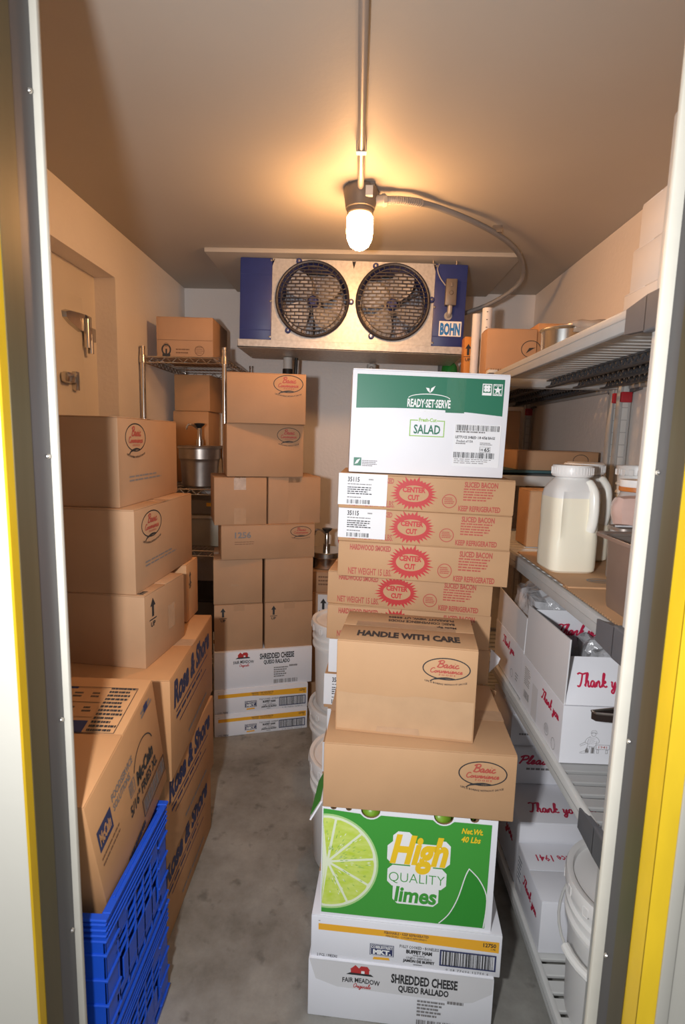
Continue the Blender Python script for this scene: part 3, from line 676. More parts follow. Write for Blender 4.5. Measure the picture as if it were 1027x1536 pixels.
# ------------------------------------------------------------------ wire rack, back left
def wire_rack(x0, x1, y0, y1, levels, ptop):
    t = thing('wire_rack', 'chrome wire rack in back left corner behind stacked cartons', 'shelving', (x0, y0, 0)); W, D = x1-x0, y1-y0
    for px, py in ((0, 0), (W, 0), (0, D), (W, D)):
        bm = bmesh.new(); tube(bm, [(px, py, 0.03), (px, py, ptop)], 0.0125, 14)
        k = 0.1
        while k < ptop-0.02: tube(bm, [(px, py, k), (px, py, k+0.003)], 0.0133, 14); k += 0.0254
        p = link('post', bm, M_chrome, t, smooth=True)
        bm = bmesh.new(); tube(bm, [(px, py, ptop-0.004), (px, py, ptop+0.008)], 0.0135, 14); link('post_cap', bm, M_steeld, p, smooth=True)
        bm = bmesh.new(); tube(bm, [(px, py, 0.0), (px, py, 0.035)], [0.018, 0.010], 12); link('foot', bm, M_black, p, smooth=True)
    for z in levels:
        for px, py in ((0, 0), (W, 0), (0, D), (W, D)):
            bm = bmesh.new(); tube(bm, [(px, py, z-0.032), (px, py, z+0.008)], [0.018, 0.0155], 14); link('collar', bm, M_chrome, t, smooth=True)
        bm = bmesh.new()
        def truss(a, b_):
            a = Vector(a); b_ = Vector(b_); L = (b_-a).length; n = max(2, int(L/0.055)); dz = Vector((0, 0, -0.028))
            tube(bm, [a, b_], 0.0032, 6); tube(bm, [a+dz, b_+dz], 0.0032, 6)
            tube(bm, [a+(b_-a)*(k/(2*n))+(dz if k % 2 else Vector((0,0,0))) for k in range(2*n+1)], 0.0022, 5)
        truss((0,0,z), (W,0,z)); truss((0,D,z), (W,D,z)); truss((0,0,z), (0,D,z)); truss((W,0,z), (W,D,z))
        link('shelf_frame', bm, M_chrome, t)
        bm = bmesh.new()
        for k in range(1, int(W/0.024)): tube(bm, [(k*0.024, 0, z+0.003), (k*0.024, D, z+0.003)], 0.0018, 4)
        for k in (1, 2, 3): tube(bm, [(0, D*k/4, z-0.001), (W, D*k/4, z-0.001)], 0.003, 5)
        link('wire_deck', bm, M_chrome, t, kind='stuff')
    return t
wire_rack(-1.130, -0.700, 2.83, 3.54, [0.25, 0.868, 1.205, 1.895], 1.94)

# ================================================================== CARTONS, middle stack
MH = 'front stack'
# shredded cheese
def cheese_print(t, dims, small=False):
    W, D, H = dims; P = Print(); X = lambda u: u*W; Y = lambda v: H*(1-v)
    P.rect(X(.235), Y(.19), X(.285), Y(.10), M_inkr); P.poly([(X(.23), Y(.11)), (X(.29), Y(.11)), (X(.26), Y(.03))], M_inkr)
    P.rect(X(.28), Y(.19), X(.335), Y(.09), M_inkr); P.poly([(X(.275), Y(.10)), (X(.34), Y(.10)), (X(.325), Y(.04)), (X(.29), Y(.04))], M_inkr)
    P.rect(X(.292), Y(.18), X(.31), Y(.12), M_white)
    P.poly([(X(.21), Y(.20)), (X(.36), Y(.20)), (X(.345), Y(.165)), (X(.23), Y(.165))], M_ink)
    bend = lambda u, v: (u, v-0.010*(2*(u/W-.29)/.2)**2*0.3)
    P.text('FAIR MEADOW', X(.19), Y(.33), X(.395), Y(.245), M_ink, 0.02, fn=bend)
    P.script('Originals', X(.25), Y(.415), X(.345), H*.075, M_inkr, 0.12)
    P.text('SHREDDED CHEESE', X(.455), Y(.26), X(.81), Y(.10), M_ink, 0.035); P.text('QUESO RALLADO', X(.495), Y(.415), X(.765), Y(.285), M_ink, 0.035)
    P.lines(X(.60), Y(.80), X(.76), Y(.50), 5, M_inkg, 3); P.lines(X(.76), Y(.52), X(.87), Y(.46), 1, M_inkg, 5, 0.8)
    P.barcode(X(.60), Y(.95), X(.85), Y(.84), M_inkg, 7, 24)
    return P.build('lettering', t, 'F', dims)
def ham_print(t, dims):
    W, D, H = dims; P = Print(); X = lambda u: u*W; Y = lambda v: H*(1-v)
    P.poly([(X(.04), Y(.34)), (X(.40), Y(.33)), (X(.60), Y(.39)), (X(.985), Y(.42)), (X(.985), Y(.17)), (X(.5), Y(.18)), (X(.04), Y(.19))], M_orange)
    P.text('PERISHABLE • KEEP REFRIGERATED', X(.39), Y(.265), X(.625), Y(.20), M_inkbr, 0.03, res=1); P.text('PERECEDERO • CONSERVE REFRIGERADO', X(.40), Y(.33), X(.615), Y(.285), M_inkbr, 0.02, res=1)
    P.text('12750', X(.905), Y(.31), X(.97), Y(.215), M_ink, 0.03); P.text('1 GAL'[0:1]+' PK', X(.945), Y(.37), X(.97), Y(.33), M_ink, 0.02)
    P.rect(X(.318), Y(.80), X(.445), Y(.53), M_inkb); P.frame(X(.322), Y(.79), X(.441), Y(.54), 0.0012, M_white)
    P.text('COBBLESTREET', X(.326), Y(.635), X(.437), Y(.565), M_white, 0.03); P.text('MKT.', X(.335), Y(.77), X(.43), Y(.655), M_white, 0.06)
    P.poly([(X(.335), Y(.90)), (X(.425), Y(.885)), (X(.42), Y(.83)), (X(.34), Y(.84))], M_orange)
    P.text('FULLY COOKED • BONELESS', X(.475), Y(.545), X(.68), Y(.475), M_ink, 0.01, res=1); P.text('BUFFET HAM', X(.51), Y(.665), X(.645), Y(.575), M_ink, 0.05)
    P.text('WATER ADDED', X(.545), Y(.715), X(.61), Y(.685), M_ink, 0.01, res=1); P.text('COCIDO • DESHUESADO', X(.51), Y(.785), X(.645), Y(.735), M_ink, 0.01, res=1)
    P.rect(X(.532), Y(.792), X(.537), Y(.765), M_ink); P.text('JAMON DE BUFFET', X(.495), Y(.885), X(.66), Y(.80), M_ink, 0.05); P.lines(X(.55), Y(.935), X(.60), Y(.905), 1, M_ink, 4)
    P.frame(X(.685), Y(.86), X(.975), Y(.48), 0.004, M_inkb); P.barcode(X(.70), Y(.83), X(.96), Y(.51), M_ink, 11, 34)
    P.text('0 08 77606 12750 6', X(.72), Y(.96), X(.94), Y(.91), M_ink, 0.0, res=1, space=1.2); P.text('2 PCS. / PIEZAS', X(.035), Y(.965), X(.145), Y(.90), M_ink, 0.01, res=1)
    P.rect(X(.04), Y(.125), X(.05), Y(.11), M_inkg)
    return P.build('lettering', t, 'F', dims)
t, dm = carton('cheese_carton', 'white shredded cheese carton lowest in the front middle stack', (-0.086, 1.198, 0.0, 0.470, 0.32, 0.170), M_whitec, yaw=-0.071)
cheese_print(t, dm)
bm = bmesh.new(); P = Print()
W, D, H = dm
P.poly([(0.002, H-0.001), (W-0.002, H-0.001), (W-0.004, H*.74), (W-.05, H*.56), (W-.08, H*.53), (W*.42, H*.55), (0.075, H*.56), (0.02, H*.66)], M_whiteg); P.build('lid_flap', t, 'F', dm, 0.00025)
t, dm = carton('ham_carton', 'white and orange buffet ham carton second from floor in front middle stack', (-0.081, 1.204, 0.170, 0.479, 0.33, 0.121), M_whitec, yaw=-0.074); ham_print(t, dm)
# open lime box
lx, ly, lz, lw, ld, lh = -0.059, 1.205, 0.2915, 0.428, 0.33, 0.303
t = thing('lime_box', 'green lime carton with printed lime slice beneath the brown cartons', 'box', (lx, ly, lz), (0, 0, -0.066))
NO = [(0.120, 0.024), (0.298, 0.024)]; SN = [(0.028, 0.008), (0.066, 0.008), (0.372, 0.011)]
def front_outline(u0, u1, v0, v1):
    pts = [(u0, v0), (u1, v0), (u1, v1)]
    cuts = sorted([(c, r) for c, r in NO+SN], reverse=True)
    for c, r in cuts:
        if c+r > u1 or c-r < u0: continue
        n = 10 if r > 0.02 else 6
        pts += [(c+r*math.cos(PI*k/n), v1-r*0.92*math.sin(PI*k/n)) for k in range(n+1)]
    pts.append((u0, v1)); return pts
bm = bmesh.new(); pts = front_outline(0, lw, 0, lh)
f0 = [bm.verts.new((u, 0, v)) for u, v in pts]; f1 = [bm.verts.new((u, 0.005, v)) for u, v in pts]
bm.faces.new(f0).material_index = 0; bm.faces.new(f1[::-1]).material_index = 1
for i in range(len(pts)):
    j = (i+1) % len(pts); f = bm.faces.new((f0[i], f1[i], f1[j], f0[j])); f.material_index = 1 if 2 <= i < len(pts)-1 else 0
link('front_panel', bm, [M_whitec, M_edge], t)
bm = bmesh.new()
for lo, hi in (((0,0.0052,0),(0.005,ld,lh)), ((lw-0.005,0.0052,0),(lw,ld,lh)), ((0.0052,ld-0.005,0),(lw-0.0052,ld,lh)), ((0.0052,0.0052,0),(lw-0.0052,ld-0.0052,0.005))): B(bm, lo, hi)
link('carton_body', bm, M_whitec, t)
box('layer_pad', (0.006, 0.006, lh-0.062), (lw-0.006, ld-0.006, lh-0.054), M_kraft, t)
bm = bmesh.new()   # loose left lid flap, folded outwards
F_ = [((-0.0015, 0.01, lh-0.004), (-0.0015, 0.20, lh-0.004), (-0.030, 0.20, lh+0.045), (-0.026, 0.01, lh+0.035)), ((-0.026, 0.01, lh+0.035), (-0.030, 0.20, lh+0.045), (-0.052, 0.19, lh-0.02), (-0.040, 0.02, lh-0.058))]
bm = bmesh.new()
for k, q in enumerate(F_[:0]): pass
def sheet(name, quad, th, m, parent, m2=None):
    q = [Vector(p) for p in quad]; n = (q[1]-q[0]).cross(q[2]-q[0]).normalized()*th
    bm = bmesh.new(); a = [bm.verts.new(p) for p in q]; b_ = [bm.verts.new(p+n) for p in q]
    bm.faces.new(a); f = bm.faces.new(b_[::-1]); f.material_index = 1 if m2 else 0
    for i in range(len(q)):
        j = (i+1) % len(q); f = bm.faces.new((a[i], b_[i], b_[j], a[j])); f.material_index = 0
    return link(name, bm, [m, m2] if m2 else m, parent, auto='keep' if False else None)
fl_ = sheet('lid_flap', [(-0.0015, 0.012, lh+0.002), (-0.0015, 0.17, lh+0.002), (-0.026, 0.16, lh-0.050), (-0.030, 0.012, lh-0.052)], 0.004, M_whitec, t)
sheet('flap_print', [(-0.0065, 0.020, lh+0.0), (-0.0065, 0.165, lh+0.0), (-0.0290, 0.155, lh-0.042), (-0.0325, 0.02, lh-0.044)], 0.0005, M_limeb, fl_)
P = Print(); m_ = 0.010
P.poly(front_outline(0.004, lw-0.014, 0.012, lh-0.012) if False else [(0.003, 0.008), (lw-0.016, 0.008), (lw-0.014, lh-0.012)] + [(c+r*1.15*math.cos(PI*k/10), max(lh-0.012-0, 0)-0.0-max(0, r*0.92*math.sin(PI*k/10)-0.0105)*1.15) for c, r in sorted(NO, reverse=True) for k in range(11)] + [(0.003, lh-0.006)], M_limeb)
cl = lambda pts: [(max(0.0035, u), min(max(v, 0.009), lh-0.012)) for u, v in pts]
cu, cv, rr = 0.016, 0.152, 0.128
P.ellipse(cu, cv, rr*1.0, rr*1.03, M_rind, 64, cl); P.ellipse(cu, cv, rr*0.965, rr*0.99, M_pith, 64, cl)
for k in range(10):
    a0 = 2*PI*k/10+0.15+0.025; a1 = 2*PI*(k+1)/10+0.15-0.025; R1 = rr*0.915
    pts = [(cu+0.010*math.cos((a0+a1)/2), cv+0.010*math.sin((a0+a1)/2))]
    for j in range(9):
        a = a0+(a1-a0)*j/8; q = R1*(0.985 if j in (0, 8) else 1.0); pts.append((cu+q*math.cos(a), cv+1.03*q*math.sin(a)))
    if max(p[0] for p in pts) < 0.01: continue
    P.poly(cl(pts), M_pulp, new=(k == 0))
rnd = random.Random(9)
P.layer += 0.00006
for k in range(110):     # pale pulp streaks
    a = rnd.uniform(-1.5, 1.62); q = rnd.uniform(0.03, 0.105); L = rnd.uniform(0.006, 0.014)
    p0 = (cu+q*math.cos(a), cv+q*math.sin(a)); p1 = (cu+(q+L)*math.cos(a), cv+(q+L)*math.sin(a)); nx, ny = -math.sin(a)*0.0012, math.cos(a)*0.0012
    if q+L > 0.112: continue
    P.poly([p0, ((p0[0]+p1[0])/2+nx, (p0[1]+p1[1])/2+ny), p1, ((p0[0]+p1[0])/2-nx, (p0[1]+p1[1])/2-ny)], M_lgreen if k % 3 else M_pith, new=False)
X = lambda u: u*lw; Y = lambda v: lh*(1-v)
def halo(s, u0, v0, u1, v1, bold, shear, g):
    P.text(s, u0-g, v0-g, u1+g, v1+g, M_white, bold+0.075, shear)
def blob(u0, v0, u1, v1, r=0.012):
    P.poly([(u0+r, v0), (u1-r, v0), (u1, v0+r), (u1, v1-r), (u1-r, v1), (u0+r, v1), (u0, v1-r), (u0, v0+r)], M_white)
blob(X(.385), Y(.46), X(.745), Y(.26)); blob(X(.415), Y(.36), X(.535), Y(.165)); blob(X(.665), Y(.40), X(.745), Y(.22)); blob(X(.52), Y(.54), X(.65), Y(.40))
blob(X(.39), Y(.66), X(.73), Y(.47)); blob(X(.425), Y(.82), X(.69), Y(.60))
P.text('High', X(.40), Y(.535), X(.735), Y(.19), M_high, 0.045, 0.28, res=5)
P.text('QUALITY', X(.40), Y(.635), X(.72), Y(.535), M_limeb, -0.012, 0.0, res=5)
P.text('limes', X(.435), Y(.805), X(.68), Y(.66), M_limeb, 0.035, 0.12, res=5)
P.text('Net.Wt.', X(.80), Y(.135), X(.92), Y(.085), M_high, 0.03, 0.25); P.text('40 Lbs', X(.80), Y(.21), X(.91), Y(.155), M_high, 0.03, 0.25)
leaf = smooth_path([(X(.70), Y(.965), 0), (X(.755), Y(.87), 0), (X(.80), Y(.72), 0), (X(.835), Y(.52), 0), (X(.855), Y(.44), 0)], 5) + smooth_path([(X(.855), Y(.44), 0), (X(.915), Y(.53), 0), (X(.96), Y(.66), 0), (X(.965), Y(.80), 0), (X(.955), Y(.965), 0)], 5)
P.poly([(p.x, p.y) for p in leaf], M_limed); P.stroke([(p.x, p.y) for p in leaf], 0.0026, M_white, 1)
P.build('front_print', t, 'F', (lw, ld, lh))
for i, (u, m_v) in enumerate(((0.120, 'pale green lime showing in the left hand hole of the lime carton'), (0.292, 'pale green lime showing in the right hand hole of the lime carton'), (0.352, 'lime behind the right hand hole of lime carton, half hidden'))):
    bm = bmesh.new(); bmesh.ops.create_uvsphere(bm, u_segments=20, v_segments=14, radius=0.0265)
    for v in bm.verts:
        if abs(v.co.x) > 0.02: v.co.x *= 1.12
    o = link('lime', bm, M_lime, None, smooth=True); q = Matrix.Rotation(-0.066, 3, 'Z') @ Vector((u, 0.034 if i < 2 else 0.05, lh-0.054+0.0265)); o.location = Vector((lx, ly, lz))+q
    tag(o, m_v, 'lime')
# brown cartons on the limes
t, dm = carton('brown_carton', 'wide shallow brown carton with oval emblem resting on lime carton', (-0.058, 1.201, 0.595, 0.461, 0.362, 0.172), M_kraft2, yaw=-0.058)
W, D, H = dm; P = Print(); basic_logo(P, W*.829, H*.70, W*.125, H*.185); P.build('emblem', t, 'F', dm)
t, dm = carton('brown_carton', 'brown handle with care carton on top of front middle stack', (-0.034, 1.258, 0.7675, 0.342, 0.222, 0.240), M_kraft2, yaw=-0.120, tape=False)
W, D, H = dm; P = Print(); basic_logo(P, W*.785, H*.775, W*.168, H*.118); P.build('emblem', t, 'F', dm)
P = Print(); P.text('HANDLE WITH CARE', W*.13, D*.15, W*.88, D*.33, M_ink, 0.05)
P.text('Made By:', W*.72, D*.58, W*.87, D*.66, M_ink, 0.03, flip=True); P.text('BASIC CONVENIENCE FOODS', W*.34, D*.70, W*.86, D*.78, M_ink, 0.03, flip=True); P.text('PLEASANT VIEW, UT 84404', W*.34, D*.83, W*.86, D*.91, M_ink, 0.03, flip=True)
P.build('lettering', t, 'T', dm, 0.0009)
front_tape(t, dm, 0.004, H*.03, W-.004, H*.44, mat('kraft_tape', (0.56, 0.35, 0.20), 0.22, 0, 0.08, 20.0, 0.1, 30.0, 0.6), 4); 
P = Print(); P.rect(0.10*W, D*.49, 0.86*W, D*.64, M_tape); P.build('tape', t, 'T', dm, 0.0004)
P = Print(); P.poly([(W*.30, H*.03), (W*.62, H*.03), (W*.61, H*.10), (W*.31, H*.09)], M_tape); P.build('torn_tape', t, 'F', dm, 0.0009)

# bacon stack
ZB = 0.40
def bacon(label, b_, yaw, roll, lab=False, prints=True, bare_left=False):
    t, dm = carton('bacon_carton', label, b_, M_kraft2, 'sliced bacon cartons', yaw=yaw, roll=roll, tape=False)
    W, D, H = dm
    if prints:
        P = Print(); X = lambda u: u*W; Y = lambda v: H*(1-v)
        P.text('HARDWOOD SMOKED', X(.07), Y(.25), X(.315), Y(.09), M_inkr2, 0.04); P.text('NET WEIGHT 15 LBS.', X(.065), Y(.93), X(.325), Y(.74), M_inkr2, 0.02)
        cu, cv = X(.432), H*.5; n = 32; rnd = random.Random(3)
        pts = []
        for k in range(2*n):
            a = 2*PI*k/(2*n); q = rnd.uniform(1.02, 1.30) if k % 2 == 0 else 0.90
            pts.append((cu+q*W*.112*math.cos(a), cv+min(q, 1.30)*H*.40*math.sin(a)))
        P.poly(pts, M_inkr); P.ellipse(cu, cv, W*.084, H*.235, M_kraft2, 36)
        P.text('CENTER', X(.366), Y(.47), X(.498), Y(.31), M_inkr, 0.05); P.text('CUT', X(.398), Y(.69), X(.464), Y(.53), M_inkr, 0.05)
        P.ring(X(.635), H*.34, W*.042, H*.20, W*.005, M_inkr2, 28); P.lines(X(.607), H*.24, X(.663), H*.44, 4, M_inkr2, 5)
        P.text('SLICED BACON', X(.715), Y(.25), X(.902), Y(.09), M_inkr2, 0.035); P.lines(X(.712), Y(.66), X(.905), Y(.28), 5, M_inkr2, 8, 0.5)
        P.text('KEEP REFRIGERATED', X(.688), Y(.93), X(.925), Y(.77), M_inkr2, 0.03)
        P.build('lettering', t, 'F', dm)
    if lab:
        P = Print(); P.rect(-0.001, H*.10, W*.278, H*.995, M_label)
        P.text('35115', W*.05, H*.76, W*.118, H*.90, M_ink, 0.03); P.lines(W*.17, H*.79, W*.21, H*.86, 1, M_inkg, 2); P.lines(W*.05, H*.66, W*.20, H*.71, 1, M_inkg, 3)
        P.lines(W*.05, H*.38, W*.20, H*.62, 4, M_ink, 4, 0.5); P.lines(W*.05, H*.28, W*.16, H*.335, 1, M_inkg, 6); P.barcode(W*.05, H*.135, W*.185, H*.255, M_ink, 5, 20)
        P.build('paper_label', t, 'F', dm, 0.0011)
    return t, dm
bz = [(0.874, -.078, 1.604, -.073, .502, .113, 'bacon carton behind and level with the handle with care carton'),
      (0.987, -.079, 1.612, -.125, .500, .104, 'bacon carton fourth below the salad carton, set slightly left'),
      (1.091, -.047, 1.553, -.10, .496, .109, 'bacon carton third below the salad carton, front without paper label'),
      (1.200, -.047, 1.541, -.082, .494, .101, 'bacon carton with white paper label, second below the salad carton'),
      (1.301, -.048, 1.511, -.04, .494, .100, 'bacon carton with white paper label directly under the salad carton')]
for i, (z, x, y, yw, w_, h_, lab) in enumerate(bz):
    bacon(lab, (x, y, z+0.0004*i, w_, 0.27, h_), yw, -0.017, lab=i >= 3)
hq = (0.874-0.402)/4
for i in range(4):
    t, dm = bacon(['bacon carton fourth from top of the half hidden lower pile, resting on bucket', 'bacon carton with torn white wrap in the half hidden lower pile', 'bacon carton with white 35115 label at edge of half hidden lower pile', 'bacon carton with white wrapped edge just below the printed bacon row'][i],
              (-0.082+(0.012 if i % 2 else 0.0)-0.0, 1.612, 0.402+hq*i, 0.50, 0.27, hq-0.0022), -0.07, -0.0043*i, lab=i in (0, 2), prints=False)
    if i in (1, 3):
        P = Print(); P.rect(0.0, 0.004, 0.035, hq-0.004, M_label); P.build('white_wrap', t, 'F', dm, 0.0012)
    if i == 3:
        P = Print(); q = sheet('wrap_corner', [(0.502, -0.0, hq*1.0), (0.502, 0.0, hq*.35), (0.525, -0.012, hq*.66), (0.530, -0.012, hq*.80)], 0.0008, M_whitec, t)
    if i == 2:
        sheet('torn_flap', [(0.5012, 0.0, hq*.98), (0.5012, 0.03, hq*.3), (0.53, -0.02, hq*.72), (0.535, -0.022, hq*.92)], 0.003, M_kraft2, t)
# salad carton
t, dm = carton('salad_carton', 'white salad carton with green band on top of the bacon pile', (-0.021, 1.533, 1.4045, 0.444, 0.27, 0.291), M_whitec, yaw=0.022, roll=-0.0175)
W, D, H = dm
P = Print(); X = lambda u: u*W; Y = lambda v: H*(1-v)
band = [(X(.03), Y(.375)), (X(.03), Y(.05)), (X(.965), Y(.05)), (X(.965), Y(.40))] + [(X(.965-.935*k/12), Y(.40-.025*k/12-.028*math.sin(PI*k/12))) for k in range(1, 12)]
P.poly(band[::-1], M_salg)
P.rect(X(.60), Y(.385), X(.72), Y(.05), M_tapeg)
P.text('READY·SET·SERVE', X(.355), Y(.345), X(.63), Y(.265), M_white, 0.03)
P.ring(X(.492), Y(.262), W*.135, H*.050, 0.0022, M_white, 30, 0.12, PI-0.12)
for s_ in (-1, 1):
    P.poly([(X(.495), Y(.205)), (X(.495+s_*.016), Y(.185)), (X(.495+s_*.032 if s_ > 0 else .495-.028), Y(.135 if s_ > 0 else .155)), (X(.495+s_*.006), Y(.160))], M_white)
P.text('by MARKON', X(.44), Y(.395), X(.545), Y(.365), M_white, 0.03, res=1)
P.frame(X(.378), Y(.625), X(.602), Y(.465), 0.0026, M_lgreen); P.rect(X(.43), Y(.485), X(.55), Y(.445), M_whitec); P.text('Fresh-Cut', X(.435), Y(.482), X(.548), Y(.445), M_lgreen, 0.035)
P.text('SALAD', X(.405), Y(.60), X(.575), Y(.51), M_salg, 0.02)
P.rect(X(.825), Y(.205), X(.885), Y(.095), M_white); P.rect(X(.830), Y(.18), X(.880), Y(.105), M_salg)
for k in range(4):
    a = PI/4+k*PI/2; P.ellipse(X(.855)+0.006*math.cos(a), Y(.14)+0.006*math.sin(a), 0.005, 0.005, M_white, 10)
P.rect(X(.893), Y(.205), X(.952), Y(.095), M_white); P.rect(X(.897), Y(.20), X(.948), Y(.10), M_salg); P.star(X(.9225), Y(.152), 0.012, 0.005, 5, M_white); P.text('FOOD', X(.90), Y(.118), X(.945), Y(.10), M_white, 0.03, res=1); P.text('SAFE', X(.90), Y(.20), X(.945), Y(.182), M_white, 0.03, res=1)
P.rect(X(.665), Y(.90), X(.965), Y(.485), M_label)
P.barcode(X(.675), Y(.55), X(.955), Y(.495), M_ink, 21, 44); P.lines(X(.675), Y(.58), X(.88), Y(.555), 1, M_inkg, 3); P.text('LETTUCE SHRED 1/8 4/5# BAGS', X(.675), Y(.63), X(.93), Y(.60), M_ink, 0.03, res=1)
P.text('Product of USA', X(.685), Y(.665), X(.79), Y(.64), M_ink, 0.02, res=1); P.lines(X(.68), Y(.69), X(.765), Y(.67), 1, M_inkg, 6); P.lines(X(.835), Y(.69), X(.915), Y(.66), 2, M_inkg, 9)
P.frame(X(.835), Y(.755), X(.905), Y(.70), 0.001, M_inkg); P.text('65', X(.865), Y(.748), X(.90), Y(.708), M_ink, 0.03); P.text('USE', X(.838), Y(.742), X(.86), Y(.718), M_ink, 0.02, res=1)
P.barcode(X(.67), Y(.815), X(.935), Y(.76), M_ink, 23, 44); P.lines(X(.675), Y(.88), X(.94), Y(.825), 3, M_inkg, 13, 0.35)
P.rect(X(.03), Y(.935), X(.078), Y(.855), M_salg); P.poly([(X(.036), Y(.92)), (X(.056), Y(.91)), (X(.072), Y(.865)), (X(.05), Y(.88))], M_white)
P.lines(X(.085), Y(.945), X(.185), Y(.88), 4, M_inkg, 14, 0.45)
P.build('front_print', t, 'F', dm)
sheet('loose_flap', [(0.03, 0.03, H+0.001), (W-0.14, 0.03, H+0.001), (W-0.14, 0.19, H+0.008), (0.03, 0.19, H+0.011)], 0.003, M_whitec, t)

# ================================================================== LEFT TOWER of cartons before the wire rack
def tower(label, x, y, z, w_, h_, yaw, m=M_kraft, name='brown_carton', d=0.30, **k):
    return carton(name, label, (x, y, z, w_, d, h_), m, yaw=yaw, **k)
t, dm = tower('white and orange buffet ham carton on floor, lowest of the tower by wire rack', -.667, 2.457, 0, .469, .116, .277, M_whitec, 'ham_carton'); ham_print(t, dm)
t, dm = tower('white and orange buffet ham carton under the far shredded cheese carton', -.669, 2.463, .1165, .471, .128, .272, M_whitec, 'ham_carton'); ham_print(t, dm)
t, dm = tower('white shredded cheese carton in the far tower under plain brown cartons', -.669, 2.469, .245, .490, .193, .283, M_whitec, 'cheese_carton'); cheese_print(t, dm)
def updec(t, dm, u):
    P = Print(); up_arrow(P, dm[0]*u, dm[2]*.63, dm[2]*.30); P.build('arrow_print', t, 'F', dm)
    front_tape(t, dm, dm[0]*.40, dm[2]*.86, dm[0]*.62, dm[2]*.995, M_kraft, 3)
t, dm = tower('brown carton with up arrow, left of the pair on the far cheese carton', -.672, 2.487, .4385, .236, .237, .255); updec(t, dm, .18)
t, dm = tower('brown carton with up arrow, right of the pair on the far cheese carton', -.433, 2.5495, .4385, .240, .238, .265); updec(t, dm, .18)
t, dm = tower('plain brown carton, left of the pair just under the numbered carton', -.675, 2.489, .6785, .236, .224, .245); front_tape(t, dm, dm[0]*.36, dm[2]*.40, dm[0]*.52, dm[2]*.44, M_tape, 6)
t, dm = tower('plain brown carton, right of the pair just under the numbered carton', -.434, 2.550, .6785, .240, .224, .255); front_tape(t, dm, dm[0]*.38, dm[2]*.42, dm[0]*.5, dm[2]*.45, M_tape, 7)
t, dm = tower('long low brown carton stamped 1256 across middle of far tower', -.634, 2.483, .9025, .458, .170, .30)
W, D, H = dm; P = Print(); P.text('1256', W*.14, H*.62, W*.31, H*.80, M_inkg, 0.03); P.lines(W*.14, H*.40, W*.36, H*.52, 2, M_inkbr, 4, 0.3); basic_logo(P, W*.845, H*.78, W*.115, H*.155); P.build('lettering', t, 'F', dm)
t, dm = tower('brown carton with clear tape patch, left of the upper pair in far tower', -.664, 2.475, 1.073, .248, .229, .32, flaps='y')
W, D, H = dm; front_tape(t, dm, W*.37, H*.74, W*.60, H*.99, mat('shiny_tape', (0.62, 0.50, 0.42), 0.1, 0, 0.25, 40, 0.3, 60), 8); front_tape(t, dm, W*.37, H*.02, W*.60, H*.36, M_tape, 9)
t, dm = tower('brown carton, right of the upper pair in far tower beside grey wall', -.4215, 2.560, 1.073, .262, .232, .335, flaps='y'); W, D, H = dm; front_tape(t, dm, W*.38, H*.02, W*.60, H*.99, M_kraft, 10); front_tape(t, dm, W*.38, H*.88, W*.62, H*.995, M_tape, 11)
t, dm = tower('brown carton with oval emblem, second from top of far tower', -.608, 2.495, 1.3055, .366, .2510, .30, d=.28); W, D, H = dm; P = Print(); basic_logo(P, W*.80, H*.80, W*.155, H*.145); P.build('emblem', t, 'F', dm)
t, dm = tower('brown carton with oval emblem on top of far tower below the fan unit', -.606, 2.490, 1.557, .365, .232, .13, d=.28); W, D, H = dm; P = Print(); basic_logo(P, W*.775, H*.80, W*.19, H*.175); P.build('emblem', t, 'F', dm)

# ================================================================== LEFT NEAR STACK
def rose_print(t, dm, left=False):
    W, D, H = dm; P = Print()
    P.text('Rose & Shore', D*.06, H*.655, D*.90, H*.93, M_inkb, 0.05, 0.1, res=3); P.rect(D*.10, H*.595, D*.84, H*.61, M_inkb); P.lines(D*.10, H*.50, D*.84, H*.56, 1, M_inkb, 5); P.rect(D*.16, H*.45, D*.80, H*.462, M_inkb)
    P.lines(D*.34, H*.11, D*.86, H*.17, 1, M_inkg, 7)
    P.build('lettering', t, 'R', dm)
t, dm = carton('brown_carton', 'brown carton with large navy lettering, on floor behind blue crates', (-.868, 1.335, 0, .35, .515, .272), M_kraftR); rose_print(t, dm)
t, dm = carton('brown_carton', 'brown carton with large navy lettering, middle of the left pile', (-.853, 1.338, .2725, .35, .50, .274), M_kraftR); rose_print(t, dm)
t, dm = carton('brown_carton', 'brown carton with large navy lettering, top of three under arrow carton', (-.832, 1.318, .547, .35, .535, .296), M_kraftR, yaw=0.06); rose_print(t, dm)
for o in (): pass
t, dm = carton('brown_carton', 'brown carton with up arrow and tape, bottom of the upper left pile', (-.935, 1.438, .8435, .365, .26, .2105), M_kraft, yaw=-0.10, flaps='x', tape=False)
W, D, H = dm; P = Print(); up_arrow(P, D*.18, H*.52, H*.40); P.build('arrow_print', t, 'R', dm)
front_tape(t, dm, D*.55, H*.30, D*.72, H*.66, M_tape, 12, 'R'); P = Print(); P.text('HANDLE WITH CARE', W*.16, D*.05, W*.97, D*.17, M_ink, 0.05); P.build('lettering', t, 'T', dm, 0.0009)
def side_logo(t, dm, arrow=False):
    W, D, H = dm; P = Print(); basic_logo(P, D*.25, H*.775, D*.155, H*.165); P.lines(D*.14, H*.245, D*.74, H*.335, 2, M_inkg, 6, 0.4)
    P.build('emblem', t, 'R', dm)
t, dm = carton('brown_carton', 'large brown carton with oval emblem, second from top of left pile', (-.948, 1.424, 1.0545, .35, .455, .2375), M_kraft, yaw=-0.035); side_logo(t, dm)
W, D, H = dm; P = Print(); up_arrow(P, W*.32, H*.42, H*.36); P.build('arrow_print', t, 'F', dm)
